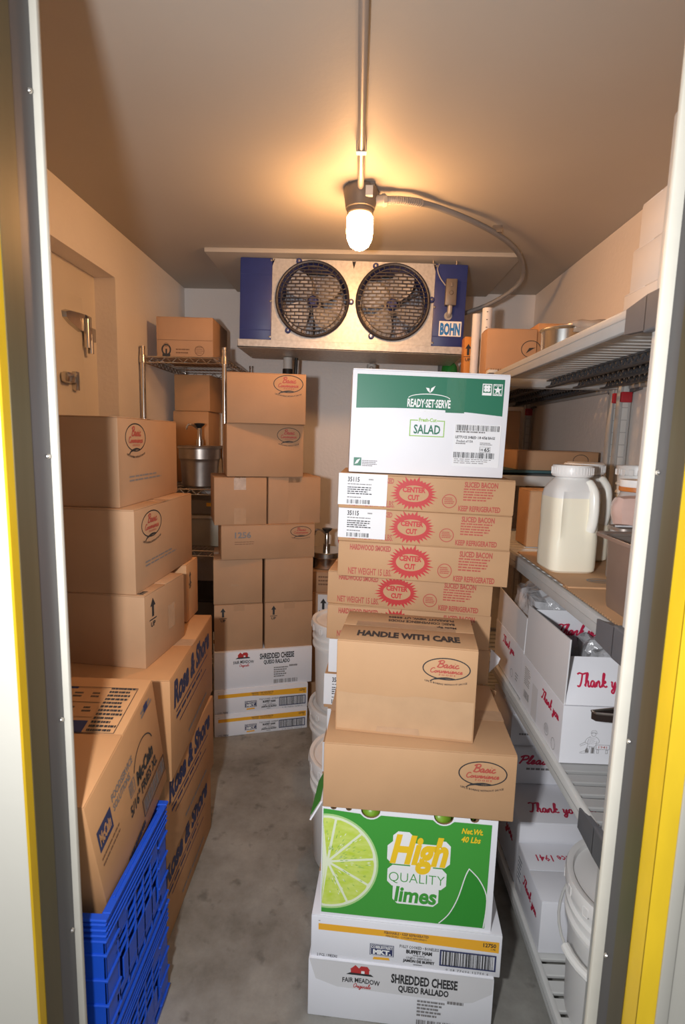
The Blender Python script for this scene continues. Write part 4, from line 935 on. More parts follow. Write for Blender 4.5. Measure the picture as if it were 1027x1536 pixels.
t, dm = carton('brown_carton', 'large brown carton with oval emblem on top of left pile by door jamb', (-1.000, 1.447, 1.2925, .352, .447, .250), M_kraft, yaw=-0.02); side_logo(t, dm)
t, dm = carton('brown_carton', 'narrow pale fronted brown carton wedged behind the arrow carton on left', (-.80, 1.775, .8465, .225, .13, .206), M_kraftR, yaw=0.0, flaps='y', tape=False)
W, D, H = dm; P = Print(); P.text('UP', D*.2, H*.6, D*.4, H*.66, M_ink, .03); up_arrow(P, D*.3, H*.55, H*.3); P.build('arrow_print', t, 'R', dm)
# fries carton in the crate
fx, fy, fz, fw_, fd, fh = -0.799, 0.955, 0.503, 0.322, 0.345, 0.330
t, dm = carton('fries_carton', 'brown frozen fries carton with black print tilted in blue crate', (fx, fy, fz, fw_, fd, fh), M_kraftR, pitch=0.26, tape=False)
W, D, H = dm; P = Print()
P.rect(D*.05, H*.55, D*.22, H*.72, M_inkb); P.text('McCain', D*.065, H*.58, D*.205, H*.68, M_kraftR, .05, .15); P.text('FOODSERVICE', D*.25, H*.71, D*.55, H*.77, M_inkg, .02); P.text('SOLUTIONS', D*.25, H*.63, D*.49, H*.69, M_inkg, .02); P.lines(D*.05, H*.40, D*.30, H*.50, 2, M_inkbr, 4, .3)
P.text('McCain', D*.56, H*.46, D*.84, H*.58, M_ink, .05, .15); P.ring(D*.70, H*.54, D*.17, H*.20, .003, M_ink, 24, 0.35, PI-.35); P.text('5/16" FRIES XL', D*.42, H*.335, D*.88, H*.43, M_ink, .03, .1); P.frame(D*.45, H*.48, D*.53, H*.60, .002, M_inkg); P.lines(D*.46, H*.49, D*.52, H*.59, 4, M_inkg, 6)
P.frame(D*.58, H*.13, D*.985, H*.29, .0025, M_ink); P.barcode(D*.60, H*.15, D*.97, H*.27, M_inkg, 14, 30); P.lines(D*.75, H*.86, D*.93, H*.93, 2, M_inkg, 9); P.rect(D*.80, H*.88, D*.86, H*.94, M_inkb)
P.lines(D*.30, H*.07, D*.60, H*.115, 1, M_ink, 3, .9)
P.build('lettering', t, 'R', dm)
P = Print(); P.rect(W*.16, D*.50, W*.50, D*.90, M_inkb); P.rect(W*.16, D*.50, W*.72, D*.60, M_inkb)
for a in range(2):
    for c in range(3):
        q0 = W*(.34+.13*c); r0 = D*(.63+.13*a); P.rect(q0, r0, q0+W*.13, r0+D*.12, M_kraftR); P.lines(q0+W*.03, r0+D*.03, q0+W*.10, r0+D*.09, 2, M_ink, a*3+c)
P.lines(W*.745, D*.50, W*.93, D*.90, 12, M_ink, 31, .55); P.lines(W*.19, D*.52, W*.31, D*.88, 4, M_kraftR, 33, .12); P.frame(W*.16, D*.50, W*.94, D*.90, .0015, M_ink)
P.frame(W*.20, D*.22, W*.66, D*.46, .0012, M_inkbr); P.lines(W*.22, D*.24, W*.64, D*.44, 7, M_ink, 37, .5)
P.build('top_print', t, 'T', dm, 0.0008)
sheet('side_flap', [(-0.004, 0.0, H), (-0.004, D, H), (-0.05, D, H+0.045), (-0.05, 0.0, H+0.045)], 0.003, M_kraft, t)
sheet('torn_flap', [(0.265, -0.004, H-0.0), (0.298, -0.004, H-.0), (0.275, -0.02, H+0.10), (0.262, -0.022, H+0.105)], 0.003, M_kraft, t)
# blue crates
def crate(label, x, y, z, w_, d_, h_):
    t = thing('milk_crate', label, 'crate', (x, y, z), None, 'blue plastic crates'); th = 0.010
    bm = bmesh.new()
    for k in range(5):
        z0 = h_-0.006-k*0.0125; e_ = 0.004 if k else 0.007
        for lo, hi in (((-e_,-e_,z0-0.006),(w_+e_,th,z0)), ((-e_,d_-th,z0-0.006),(w_+e_,d_+e_,z0)), ((-e_,th,z0-0.006),(th,d_-th,z0)), ((w_-th,th,z0-0.006),(w_+e_,d_-th,z0))): B(bm, lo, hi, 0.002, seg=1)
    link('rim', bm, M_crate, t)
    for (ax, pos, L) in (('x', 0, d_), ('x', w_, d_), ('y', 0, w_), ('y', d_, w_)):
        bm = bmesh.new()
        def bar(a0, a1, z0, z1, dep=0.006, out=0.0):
            if ax == 'x':
                s_ = -1 if pos == 0 else 1; lo = pos-dep*(1 if pos else 0)+out*s_; B(bm, (lo, a0, z0), (lo+dep, a1, z1), 0.0015, seg=1)
            else:
                s_ = -1 if pos == 0 else 1; lo = pos-dep*(1 if pos else 0)+out*s_; B(bm, (a0, lo, z0), (a1, lo+dep, z1), 0.0015, seg=1)
        zt = h_-0.063
        bar(0.045, L*.30, zt-0.0, h_-0.002, 0.004); bar(L*.70, L-0.045, zt, h_-0.002, 0.004); bar(L*.30, L*.70, zt+0.04, h_-0.002, 0.004)   # around hand hole
        bar(0.045, L*.30, zt-0.045, zt, 0.005); bar(L*.70, L-.045, zt-0.045, zt, 0.005); bar(L*.28, L*.72, zt-0.020, zt-0.012, 0.01, 0.002)
        for k in range(6): a = 0.055+(L-0.11)*k/5; bar(a-0.004, a+0.004, 0.02, zt, 0.007)
        for k in range(3): bar(0.04, L-0.04, zt-0.045-0.022*k-0.006, zt-0.045-0.022*k, 0.007)
        bar(0.075, L-0.075, 0.055, zt-0.115, 0.004); bar(0.04, L-0.04, 0.035, 0.055, 0.009); bar(0.04, L-0.04, 0.0, 0.016, 0.010)
        link('side_panel', bm, M_crate, t)
    for (a, b_) in ((0, 0), (w_, 0), (0, d_), (w_, d_)):
        bm = bmesh.new(); sx = 1 if a == 0 else -1; sy = 1 if b_ == 0 else -1
        B(bm, (min(a, a+sx*0.05), min(b_, b_+sy*0.006), 0), (max(a, a+sx*0.05), max(b_, b_+sy*0.006), h_-0.06), 0.002, seg=1); B(bm, (min(a, a+sx*0.006), min(b_, b_+sy*0.05), 0), (max(a, a+sx*0.006), max(b_, b_+sy*0.05), h_-0.06), 0.002, seg=1)
        for k in range(4):
            z0 = 0.02+k*(h_-0.09)/3.4; B(bm, (min(a-sx*0.004, a+sx*0.058), min(b_-sy*0.004, b_+sy*0.058), z0), (max(a-sx*0.004, a+sx*0.058), max(b_-sy*0.004, b_+sy*0.058), z0+0.006), 0.0015, seg=1)
        link('corner_post', bm, M_crate, t)
    bm = bmesh.new()
    for k in range(9): B(bm, (0.006, 0.01+k*(d_-0.03)/8, 0.0), (w_-0.006, 0.02+k*(d_-0.03)/8, 0.007)); B(bm, (0.01+k*(w_-0.03)/8, 0.006, 0.0), (0.02+k*(w_-0.03)/8, d_-0.006, 0.007))
    link('base_grid', bm, M_crate, t)
crate('blue plastic milk crate on floor by door, beneath another crate', -0.812, 0.905, 0.0, 0.345, 0.332, 0.285)
crate('blue plastic milk crate on top of another, holding fries carton', -0.812, 0.903, 0.2855, 0.348, 0.332, 0.285)

# ================================================================== BUCKETS
def bucket(label, x, y, z, R_, H_, bail=None, lid=True):
    t = thing('bucket', label, 'bucket', (x, y, z), None, None)
    bm = bmesh.new()
    lathe(bm, [(0, 0), (R_*.86, 0), (R_*.88, .006), (R_*.93, H_*.66), (R_*.935, H_*.70), (R_*1.0, H_*.705), (R_*1.0, H_*.725), (R_*.94, H_*.735), (R_*.94, H_*.79), (R_*1.005, H_*.795), (R_*1.005, H_*.815), (R_*.95, H_*.825), (R_*.96, H_*.90), (R_*1.0, H_*.905), (R_*1.0, H_*.93), (0, H_*.93)], 56)
    link('bucket_body', bm, M_bucket, t, smooth=True)
    bm = bmesh.new()
    lathe(bm, [(R_*1.0, H_*.915), (R_*1.035, H_*.915), (R_*1.04, H_*.975), (R_*1.02, H_), (R_*.97, H_), (R_*.93, H_*.995), (R_*.905, H_*.968), (R_*.60, H_*.966), (R_*.57, H_*.972), (0, H_*.972)], 56)
    for k in range(16):
        a = 2*PI*k/16; B(bm, (-0.008, R_*1.03, H_*.90), (0.008, R_*1.045, H_*.965), 0.002, seg=1, M=Matrix.Rotation(a, 4, 'Z'))
    link('bucket_lid', bm, M_lidp, t, smooth=True)
    if bail is not None:
        M_ = Matrix.Rotation(bail, 4, 'Z'); zz = H_*.76; bm = bmesh.new(); pts = []
        for k in range(21):
            a = PI*k/20; pts.append(M_ @ Vector((R_*1.03*math.cos(a), -R_*1.04*math.sin(a)-0.022*math.sin(a), zz-0.055*math.sin(a)**0.8)))
        tube(bm, pts, 0.0035, 8); link('bail', bm, M_shelfl, t, smooth=True)
        bm = bmesh.new(); tube(bm, pts[7:14], 0.011, 10); link('grip', bm, M_bucket, t, smooth=True)
        bm = bmesh.new()
        for s_ in (0, 1): tube(bm, [M_ @ Vector(((1-2*s_)*R_*.95, 0, zz)), M_ @ Vector(((1-2*s_)*R_*1.06, 0, zz))], 0.018, 12)
        link('bail_ear', bm, M_bucket, t, smooth=True)
    return t
bucket('white lidded bucket on floor, lower of two behind the bacon pile', -0.02, 2.17, 0.0, 0.150, 0.372, 1.9)
bucket('white lidded bucket stacked on another bucket behind the bacon pile', -0.015, 2.17, 0.3725, 0.148, 0.372, 1.9)
bucket('white lidded bucket supporting the bacon pile, left of the lime carton', 0.018, 1.755, 0.0, 0.150, 0.399, None)
bucket('white bucket hidden beneath right half of the bacon pile', 0.345, 1.735, 0.0, 0.145, 0.399, None)
bucket('large white bucket with bail handle at lower right inside shelving post', 0.692, 1.142, 0.1005, 0.150, 0.375, -0.95)

# ================================================================== small things behind the middle stack
t, dm = carton('brown_carton', 'small brown carton with white arrow label behind white buckets', (-.245, 2.86, 0.0, .34, .30, .645), M_kraft); W, D, H = dm
P = Print(); P.rect(W*.16, H*.80, W*.36, H*.985, M_label); up_arrow(P, W*.25, H*.80, H*.15); P.build('arrow_label', t, 'F', dm)
t, dm = carton('brown_carton', 'small brown carton under steel pump pan near back wall', (-.240, 2.87, 0.6455, .33, .28, .115), M_kraft); W, D, H = dm
P = Print(); P.lines(W*.15, H*.25, W*.4, H*.8, 3, M_inkbr, 5, .4); P.build('lettering', t, 'F', dm)
def pump_pan(label, x, y, z, r, h, kn=1.0, yaw=0.0, m=M_steel):
    t = thing('pump_pan', label, 'pan', (x, y, z), (0, 0, yaw))
    bm = bmesh.new(); lathe(bm, [(0, 0), (r*.80, 0), (r*.86, .006), (r*.92, h*.60), (r*.945, h*.66), (r*1.0, h*.69), (r*1.0, h*.93), (r*1.05, h*.94), (r*1.06, h*.965), (r*1.04, h*.985), (r*.99, h*.98)], 56); link('pan_body', bm, m, t, smooth=True)
    bm = bmesh.new(); lathe(bm, [(r*1.03, h*.985), (r*1.04, h*1.0), (r*.98, h*1.005), (r*.9, h*1.0), (0.03, h*1.01), (0.0, h*1.01)], 56); link('pan_lid', bm, m, t, smooth=True)
    bm = bmesh.new(); lathe(bm, [(0.020, h), (0.020, h+.035), (0.013, h+.037), (0.012, h+.095), (0.009, h+.10), (0, h+.10)], 20); p = link('pump_tube', bm, M_chrome, t, smooth=True)
    bm = bmesh.new(); lathe(bm, [(0.009, h+.098), (0.014, h+.105), (0.028*kn, h+.118), (0.030*kn, h+.124), (0.012, h+.127), (0, h+.127)], 24); link('pump_knob', bm, M_black, p, smooth=True)
    bm = bmesh.new(); tube(bm, smooth_path([(0, 0, h+.085), (-.03, -.008, h+.11), (-.055, -.014, h+.118), (-.068, -.017, h+.10), (-.068, -.017, h+.088)], 5), 0.0055, 8); link('spout', bm, M_chrome, p, smooth=True)
    return t
pump_pan('steel pump pan on small carton near back wall beside far tower', -.155, 3.0, 0.761, 0.105, 0.10)
carton('brown_carton', 'plain brown carton under the red and white carton behind buckets', (-.075, 2.415, 0.0, .26, .24, .744), M_kraft)
t, dm = carton('red_white_carton', 'white carton with red print glimpsed left of the bacon pile', (-.072, 2.42, 0.745, .24, .22, .335), M_whitec, yaw=0.0); W, D, H = dm
P = Print(); P.ellipse(W*.06, H*.86, .016, .03, M_inkr, 16); P.rect(0.002, H*.58, W*.2, H*.66, M_inkr); P.build('print', t, 'F', dm)

# ------------------------------------------------------------------ things on the wire rack
t, dm = carton('brown_carton', 'brown carton with recycling emblems on top shelf of the wire rack', (-1.080, 2.90, 1.901, .300, .36, .212), M_kraft, yaw=0.03, flaps='y'); W, D, H = dm
P = Print(); P.ring(W*.17, H*.20, .026, .030, .008, M_ink, 20); P.rect(W*.10, 0.004, W*.24, H*.10, M_ink); P.rect(W*.155, .004, W*.185, H*.22, M_ink); P.ring(W*.17, H*.32, .014, .010, .003, M_inkbr, 12)
P.lines(W*.34, H*.07, W*.60, H*.23, 2, M_inkbr, 8, .4); P.ring(W*.76, H*.19, .026, .026, .003, M_inkbr, 20); P.lines(W*.69, H*.10, W*.83, H*.28, 4, M_inkbr, 7, .3); P.rect(0.002, H*.435, W-.002, H*.445, M_inkbr)
P.build('lettering', t, 'F', dm)
for i, lab in enumerate(('brown carton on wire rack behind steel pump pan', 'brown carton in middle of three on the wire rack', 'brown carton directly beneath top shelf of wire rack')):
    carton('brown_carton', lab, (-1.115+.010*i, 3.21, 1.2115+.2130*i, .215, .24, .2115), M_kraftR, yaw=-0.02*i)
pump_pan('large steel pan with black pump knob on wire rack', -.880, 2.985, 1.2105, 0.114, 0.225, 1.0, 0.25, M_steeld)
pump_pan('second steel pump pan on wire rack, mostly hidden by rack post', -.725, 3.225, 1.2105, 0.098, 0.225, 1.0, 0.4)
t = thing('storage_tub', 'cloudy plastic tub with pale lid on lower wire rack shelf', 'tub', (-1.05, 2.90, 0.8735))
bm = bmesh.new(); B(bm, (0.01, 0.01, 0), (0.32, 0.38, 0.165), 0.018); link('tub_body', bm, M_tub, t, smooth=True)
bm = bmesh.new(); B(bm, (0, 0, 0.160), (0.33, 0.39, 0.178), 0.007); link('tub_lid', bm, mat('tub_lid', (0.50, 0.43, 0.33), .4), t, smooth=True)
t = thing('storage_tub', 'dark grey tub stacked on the cloudy tub in wire rack', 'tub', (-1.04, 2.93, 1.052))
bm = bmesh.new(); B(bm, (0, 0, 0), (0.32, 0.34, 0.085), 0.012); link('tub_body', bm, mat('grey_tub', (.22, .19, .15), .45), t, smooth=True); box('paper_label', (0.21, -0.001, 0.05), (0.27, 0.0005, 0.07), M_orange, t)
t = thing('storage_tub', 'dark food tub on the lowest shelf of the wire rack', 'tub', (-1.05, 2.93, 0.256))
bm = bmesh.new(); B(bm, (0, 0, 0), (0.34, 0.4, 0.30), 0.015); link('tub_body', bm, mat('dark_tub', (.10, .09, .08), .5), t, smooth=True); bm = bmesh.new(); B(bm, (-.006, -.006, .29), (.346, .406, .305), 0.006); link('tub_lid', bm, M_black, t, smooth=True)

# ================================================================== RIGHT SHELVES: contents
LV = {0: 0.1005, 1: 0.6905, 2: 1.1345, 3: 1.7705}
# top shelf
for i, lab in enumerate(('white carton, lowest of three on the top right shelf', 'white carton, middle of three on the top right shelf', 'white carton, uppermost of three close to the ceiling')):
    carton('white_carton', lab, (0.660+.006*i, 1.228-.004*i, LV[3]+.1015*i, .29, .185-.008*i, .101), mat('warm_white_carton', (0.76, 0.70, 0.65), .55, 0, .06, 5.0), tape=False)
t = thing('steel_pan', 'small steel pan wrapped in plastic film on top right shelf', 'pan', (0.66, 1.80, LV[3]))
bm = bmesh.new(); lathe(bm, [(0, 0), (.062, 0), (.068, .006), (.070, .085), (.076, .09), (.074, .094), (.066, .09), (.062, .01), (0, .008)], 36); link('pan_body', bm, M_steel, t, smooth=True)
def crumple(name, lo, hi, m, parent, seed, amp=0.012, sub=6, top=None):
    """crumpled film: a lump with folded noise"""
    from mathutils import noise
    bm = bmesh.new(); B(bm, lo, hi)
    bmesh.ops.subdivide_edges(bm, edges=bm.edges[:], cuts=sub, use_grid_fill=True)
    c = (Vector(lo)+Vector(hi))/2; hs = (Vector(hi)-Vector(lo))/2
    for v in bm.verts:
        d = v.co-c; n = Vector((d.x/hs.x, d.y/hs.y, d.z/hs.z)); L = n.length
        k = 1.0/max(L, 1e-4)*max(abs(n.x), abs(n.y), abs(n.z)); q = Vector((n.x*hs.x, n.y*hs.y, n.z*hs.z))*(0.45+0.55*k)
        f = noise.fractal(v.co*28+Vector((seed, seed*2, 0)), 1.0, 2.0, 4)
        v.co = c+q*(1+f*amp*16); v.co.z = max(v.co.z, lo[2])
    return link(name, bm, m, parent, smooth=True)
crumple('plastic_film', (-0.02, -0.09, 0.070), (0.20, 0.10, 0.115), mat('clear_film_warm', (.55, .43, .34), .2, 0, .3, 20, .5, 30), t, 3.1, 0.016)
carton('brown_carton', 'brown carton with dark oval emblem on back top right shelf', (0.570, 2.48, LV[3], .222, .12, .232), M_kraft, yaw=0.0)
t = [o for o in bpy.data.objects if o.get('label') == 'brown carton with dark oval emblem on back top right shelf'][0]
P = Print(); P.ring(.198, .145, .044, .038, .003, M_ink, 30); P.poly([(.175, .125), (.205, .145), (.218, .152), (.19, .15)], M_ink); P.poly([(.158, .095), (.19, .09), (.22, .092), (.19, .098)], M_ink); P.build('emblem', t, 'F', (.222, .12, .232))
carton('brown_carton', 'open brown carton lying behind the steel pan on top shelf', (0.800, 2.50, LV[3]+.0, .250, .30, .262), M_kraftR, tape=False)
t = thing('cardboard_tray', 'flat corrugated cardboard tray jutting over the back top shelf edge', 'cardboard', (0.548, 2.305, LV[3]+.0126))
bm = bmesh.new(); B(bm, (0, 0, 0), (.24, .15, .004)); B(bm, (0, 0, .004), (.24, .004, .022)); B(bm, (-.0, .004, .004), (.004, .15, .026)); link('tray_board', bm, M_kraft, t)
bm = bmesh.new()
for k in range(24): B(bm, (.004+k*.0098, -.0012, .005), (.009+k*.0098, .0, .021))
link('flute_edge', bm, M_edge, t, kind='stuff')
for i, (x, y, r, ztop, lab) in enumerate(((.552, 2.645, .0185, 2.098, 'plain white cardboard tube standing beside orange carton'), (.598, 2.63, .0225, 2.122, 'white marked cardboard tube standing beside brown emblem carton'))):
    t = thing('paper_tube', lab, 'tube', (x, y, LV[3])); bm = bmesh.new(); h = ztop-LV[3]; lathe(bm, [(r*.8, 0), (r, 0), (r, h), (r*.82, h), (r*.8, h-.05)], 24); link('tube_body', bm, M_whiteg, t, smooth=True)
    bm = bmesh.new(); lathe(bm, [(0, h-.012), (r*.81, h-.012)], 24); link('tube_cap', bm, M_label, t)
    if i:
        bm = bmesh.new()
        for k in range(9):
            z = .05+k*.035; B(bm, (-.008, -r-.0006, z), (-.001 if k != 5 else .004, -r+.002, z+(.003 if k not in (4, 5) else .02)))
        link('tube_print', bm, M_ink, t)
t, dm = carton('orange_carton', 'slim orange carton with black arrow standing beside white tubes', (.531, 2.79, LV[3], .042, .078, .252), M_orcart, tape=False); W, D, H = dm
P = Print(); up_arrow(P, W*.45, H*.52, H*.34); P.build('arrow_print', t, 'F', dm)
t = thing('bottle', 'green bottle with yellow cap behind the salad carton', 'bottle', (.549, 3.335, LV[3]))
bm = bmesh.new(); lathe(bm, [(0, 0), (.045, 0), (.05, .01), (.05, .14), (.045, .175), (.028, .20), (.018, .215), (.018, .225), (0, .225)], 28); link('bottle_body', bm, M_greenb, t, smooth=True)
bm = bmesh.new(); lathe(bm, [(.022, .208), (.024, .212), (.024, .235), (.021, .24), (0, .24)], 20); link('bottle_cap', bm, M_ycap, t, smooth=True)
t = thing('bottle', 'pale jug shaped bottle right of the green bottle', 'bottle', (.66, 3.32, LV[3]))
bm = bmesh.new(); lathe(bm, [(0, 0), (.05, 0), (.055, .01), (.055, .15), (.05, .185), (.03, .205), (.03, .215), (0, .215)], 28); link('bottle_body', bm, M_oil, t, smooth=True)
bm = bmesh.new(); lathe(bm, [(.03, .205), (.032, .21), (.032, .225), (0, .226)], 20); link('bottle_cap', bm, M_label, t, smooth=True)
# middle shelf
t = thing('cardboard_liner', 'flattened brown cardboard lining the middle right shelf', 'cardboard', (SX+.012, 1.048, LV[2]+.0003))
bm = bmesh.new(); B(bm, (0, 0, 0), (.40, .30, .004)); B(bm, (.002, .27, .0042), (.40, .69, .0082)); link('liner_board', bm, M_kraft2, t)
bm = bmesh.new()
for k in range(58): B(bm, (-.0008, .006+k*.0118, .0005 if k < 24 else .0045), (.0002, .013+k*.0118, .0035 if k < 24 else .0078))
link('flute_edge', bm, M_edge, t, kind='stuff')
P = Print(); P.ring(.11, .335, .035, .022, .005, M_inkg, 20); P.rect(.085, .33, .13, .34, M_inkg); P.build('print', t, 'T', (.4, .69, .0084))
def jug(label, x, y, z, s, H_, fill, yaw=0.0, handle=True, lidm=M_lidp):
    """square dressing jug with moulded grip, s half width"""
    t = thing('dressing_jug', label, 'jug', (x, y, z), (0, 0, yaw))
    def ring(hs, zz, p):
        out = []
        for k in range(48):
            a = 2*PI*k/48; c, s_ = math.cos(a), math.sin(a); q = (abs(c)**p+abs(s_)**p)**(-1/p); out.append((hs*q*c, hs*q*s_, zz))
        return out
    secs = [(s*.90, 0, 5), (s*.985, .006, 5), (s, .02, 5), (s*1.0, H_*.30, 5), (s*.985, H_*.36, 5), (s*.985, H_*.46, 5), (s, H_*.52, 5), (s*.99, H_*.70, 5), (s*.95, H_*.765, 4.5), (s*.84, H_*.82, 3.5), (s*.70, H_*.865, 2.6), (s*.66, H_*.885, 2.2), (s*.66, H_*.915, 2)]
    bm = bmesh.new(); RG = []
    for hs, zz, p in secs: RG.append([bm.verts.new(v) for v in ring(hs, zz, p)])
    for v in RG[4]+RG[5]:      # side grip: pressed in panel with a finger ledge
        if v.co.y < -s*.7 and v.co.x > -s*.72 and v.co.x < s*.45: v.co.y += s*.10
    for v in RG[6]+RG[7]:
        if v.co.y < -s*.7 and v.co.x > -s*.72 and v.co.x < s*.45: v.co.y += s*.12
    for i, (A, C) in enumerate(zip(RG, RG[1:])):
        for k in range(48):
            f = bm.faces.new((A[k], A[(k+1) % 48], C[(k+1) % 48], C[k])); f.material_index = 0 if secs[i][1] < fill*H_ else 1
    bm.faces.new(RG[0][::-1])
    link('jug_body', bm, [M_dress, M_jugup], t, smooth=True)
    bm = bmesh.new(); lathe(bm, [(s*.70, H_*.89), (s*.80, H_*.895), (s*.83, H_*.91), (s*.83, H_*.985), (s*.79, H_*1.0), (0, H_*1.0)], 40)
    for k in range(40): B(bm, (-.0012, s*.825, H_*.915), (.0012, s*.845, H_*.98), M=Matrix.Rotation(2*PI*k/40, 4, 'Z'))
    link('jug_lid', bm, lidm, t, smooth=True)
    if handle:
        bm = bmesh.new(); tube(bm, smooth_path([(s*.55, -s*.86, H_*.40), (s*.58, -s*.94, H_*.48), (s*.58, -s*.97, H_*.62), (s*.55, -s*.88, H_*.76), (s*.42, -s*.60, H_*.85)], 6), [s*.20]*24+[s*.17], 12); link('jug_grip', bm, M_jug, t, smooth=True)
    return t
zl = LV[2]+.0086
JF = .70
jug('cream dressing jug with white lid, nearest on the middle shelf', .612, 1.520, zl, .0665, .298, JF, 0.05)
jug('cream dressing jug directly behind and right of the nearest jug', .712, 1.682, zl, .0725, .298, JF, 0.1)
jug('third dressing jug, deeper in the middle shelf by back post', .790, 1.860, LV[2]+.001, .0725, .303, JF, 0.1)
t = bucket('small white lidded tub behind the jugs by back shelf post', .905, 1.730, LV[2]+.001, .062, .300, None)
t = thing('sauce_jar', 'clear jar with orange ring and white lid behind the steel pan', 'jar', (.738, 1.398, LV[2]+.009))
bm = bmesh.new(); lathe(bm, [(0, 0), (.055, 0), (.06, .008), (.06, .19), (.045, .23), (.042, .245), (0, .245)], 32); link('jar_body', bm, mat('smoky_jar', (.40, .37, .36), .2), t, smooth=True)
bm = bmesh.new(); lathe(bm, [(.046, .238), (.048, .24), (.048, .25), (0, .25)], 24); link('jar_ring', bm, mat('orange_ring', (.5, .16, .03), .4), t, smooth=True); bm = bmesh.new(); lathe(bm, [(.046, .25), (.047, .252), (.047, .268), (0, .27)], 24); link('jar_lid', bm, M_lidp, t, smooth=True)
def hotel_pan(label, x, y, z, w_, d_, h_, m):
    t = thing('steam_pan', label, 'pan', (x, y, z)); bm = bmesh.new(); th = .0018
    def rr(w0, d0, ww, dd, r, zz, n=5):
        pts = []
        for cx_, cy_, a0 in ((w0+ww-r, d0+dd-r, 0), (w0+r, d0+dd-r, PI/2), (w0+r, d0+r, PI), (w0+ww-r, d0+r, 1.5*PI)):
            for k in range(n+1): a = a0+PI/2*k/n; pts.append((cx_+r*math.cos(a), cy_+r*math.sin(a), zz))
        return [bm.verts.new(p) for p in pts]
    e_ = .014; tp = .010
    R_ = [rr(tp, tp, w_-2*tp, d_-2*tp, .03, 0), rr(tp*.8, tp*.8, w_-1.6*tp, d_-1.6*tp, .03, .01), rr(.002, .002, w_-.004, d_-.004, .028, h_-.008), rr(0, 0, w_, d_, .028, h_-.002), rr(-e_, -e_, w_+2*e_, d_+2*e_, .022, h_), rr(-e_, -e_, w_+2*e_, d_+2*e_, .022, h_-.006)]
    I_ = [rr(tp+th, tp+th, w_-2*tp-2*th, d_-2*tp-2*th, .028, .004), rr(.004, .004, w_-.008, d_-.008, .026, h_-.008), rr(-e_+.003, -e_+.003, w_+2*e_-.006, d_+2*e_-.006, .02, h_+.0015)]
    def br(A, C):
        n = len(A)
        for k in range(n): bm.faces.new((A[k], A[(k+1) % n], C[(k+1) % n], C[k]))
    for A, C in zip(R_[:4], R_[1:5]): br(A, C)
    br(R_[4], I_[2]); br(I_[2], I_[1]); br(I_[1], I_[0]); br(R_[4], R_[5]); bm.faces.new(R_[0][::-1]); bm.faces.new(I_[0])
    link('pan_body', bm, m, t, smooth=True); return t
M_pan = mat('brown_steel', (0.40, 0.345, 0.31), 0.42, 0.75, .12, 12.0)
hotel_pan('deep empty steel steam pan at front of the middle shelf', .565, 1.055, LV[2]+.0045, .24, .155, .163, M_pan)
hotel_pan('second steel steam pan behind the deep pan, under pink pack', .640, 1.268, LV[2]+.0047, .15, .052, .163, M_pan)
t = thing('meat_pack', 'pink vacuum packed meat bag lying on second steel pan', 'food pack', (.622, 1.258, LV[2]+.170))
crumple('meat_block', (0, 0, 0), (.115, .062, .078), M_pink, t, 5.2, .004, 6)
bm = bmesh.new(); B(bm, (-.006, -.004, .004), (.12, .0, .008)); link('pack_edge', bm, M_film, t)
t, dm = carton('brown_carton', 'brown carton standing on the middle shelf left of the jugs', (.610, 1.865, LV[2], .098, .13, .20), M_kraft2, flaps='y', tape=False)
# back unit middle shelf
zb = 1.3605
t = thing('board', 'dark teal board lying under carton on the back right shelf', 'board', (.55, 2.33, zb+.009)); box('board_sheet', (0, 0, 0), (.48, .30, .012), M_teal, t, .002)
t, dm = carton('brown_carton', 'low brown carton with oval emblem in shade on back right shelf', (.712, 2.36, zb+.0212, .345, .25, .085), M_kraft, tape=False); W, D, H = dm
P = Print(); P.ring(W*.78, H*.55, .034, .026, .0025, M_ink, 28); P.build('emblem', t, 'F', dm)
t, dm = carton('brown_carton', 'dark brown carton in shade at far end of back right shelf', (.58, 2.80, zb, .26, .3, .30), M_kraft)
# second shelf: thank-you cartons
def open_carton(label, x, y, z, w_, d_, h_, near=True):
    t = thing('thank_you_carton', label, 'box', (x, y, z), None, 'white thank you cartons'); th = .004
    bm = bmesh.new()
    for lo, hi in (((0,0,0),(w_,th,h_)), ((0,d_-th,0),(w_,d_,h_)), ((0,th+.0002,0),(th,d_-th-.0002,h_)), ((w_-th,th+.0002,0),(w_,d_-th-.0002,h_)), ((th,th,0),(w_-th,d_-th,th))): B(bm, lo, hi)
    link('carton_body', bm, M_whitec, t)
    return t
z1 = LV[1]
ow, od, oh = .34, .325, .155
t = open_carton('open white carton with Thank you print, flaps raised, on second shelf', .541, 1.275, z1, ow, od, oh)
sheet('side_flap', [(0.001, .004, oh+.0005), (0.001, od-.004, oh+.0005), (.004, od-.004, oh+.160), (.004, .004, oh+.172)], .0035, M_whiteg, t, M_whiteg)
ff = sheet('front_flap', [(.004, .002, oh+.001), (ow-.004, .002, oh+.001), (ow-.006, .075, oh+.100), (.036, .075, oh+.100)], .0035, M_whitec, t)
a_ = Vector((0, .073, .099)).normalized()
P = Print(); P.script('Thank you', .040, .046, .168, .034, M_inkm, .13); P.build('lettering', ff, (Vector((0, .002, oh+.001))+Vector((0, -a_.z, a_.y))*.0042, (1, 0, 0), a_, (0, -a_.z, a_.y)), (ow, od, oh))
bf = sheet('back_flap', [(.004, od-.002, oh+.001), (ow-.004, od-.002, oh+.001), (ow-.02, od-.012, oh+.150), (.004, od-.012, oh+.150)], .0035, M_whitec, t)
P = Print(); P.script('Thank you', .085, .075, .225, .034, M_inkm, .13); P.build('lettering', bf, ((0, od-.0155, oh+.0), (1, 0, 0), (0, -.067, .9978), (0, -.9978, -.067)), (ow, od, oh))
P = Print(); P.script('Please Share', od*.52, oh*.62, od*.90, oh*.18, M_inkm, .17) if False else None
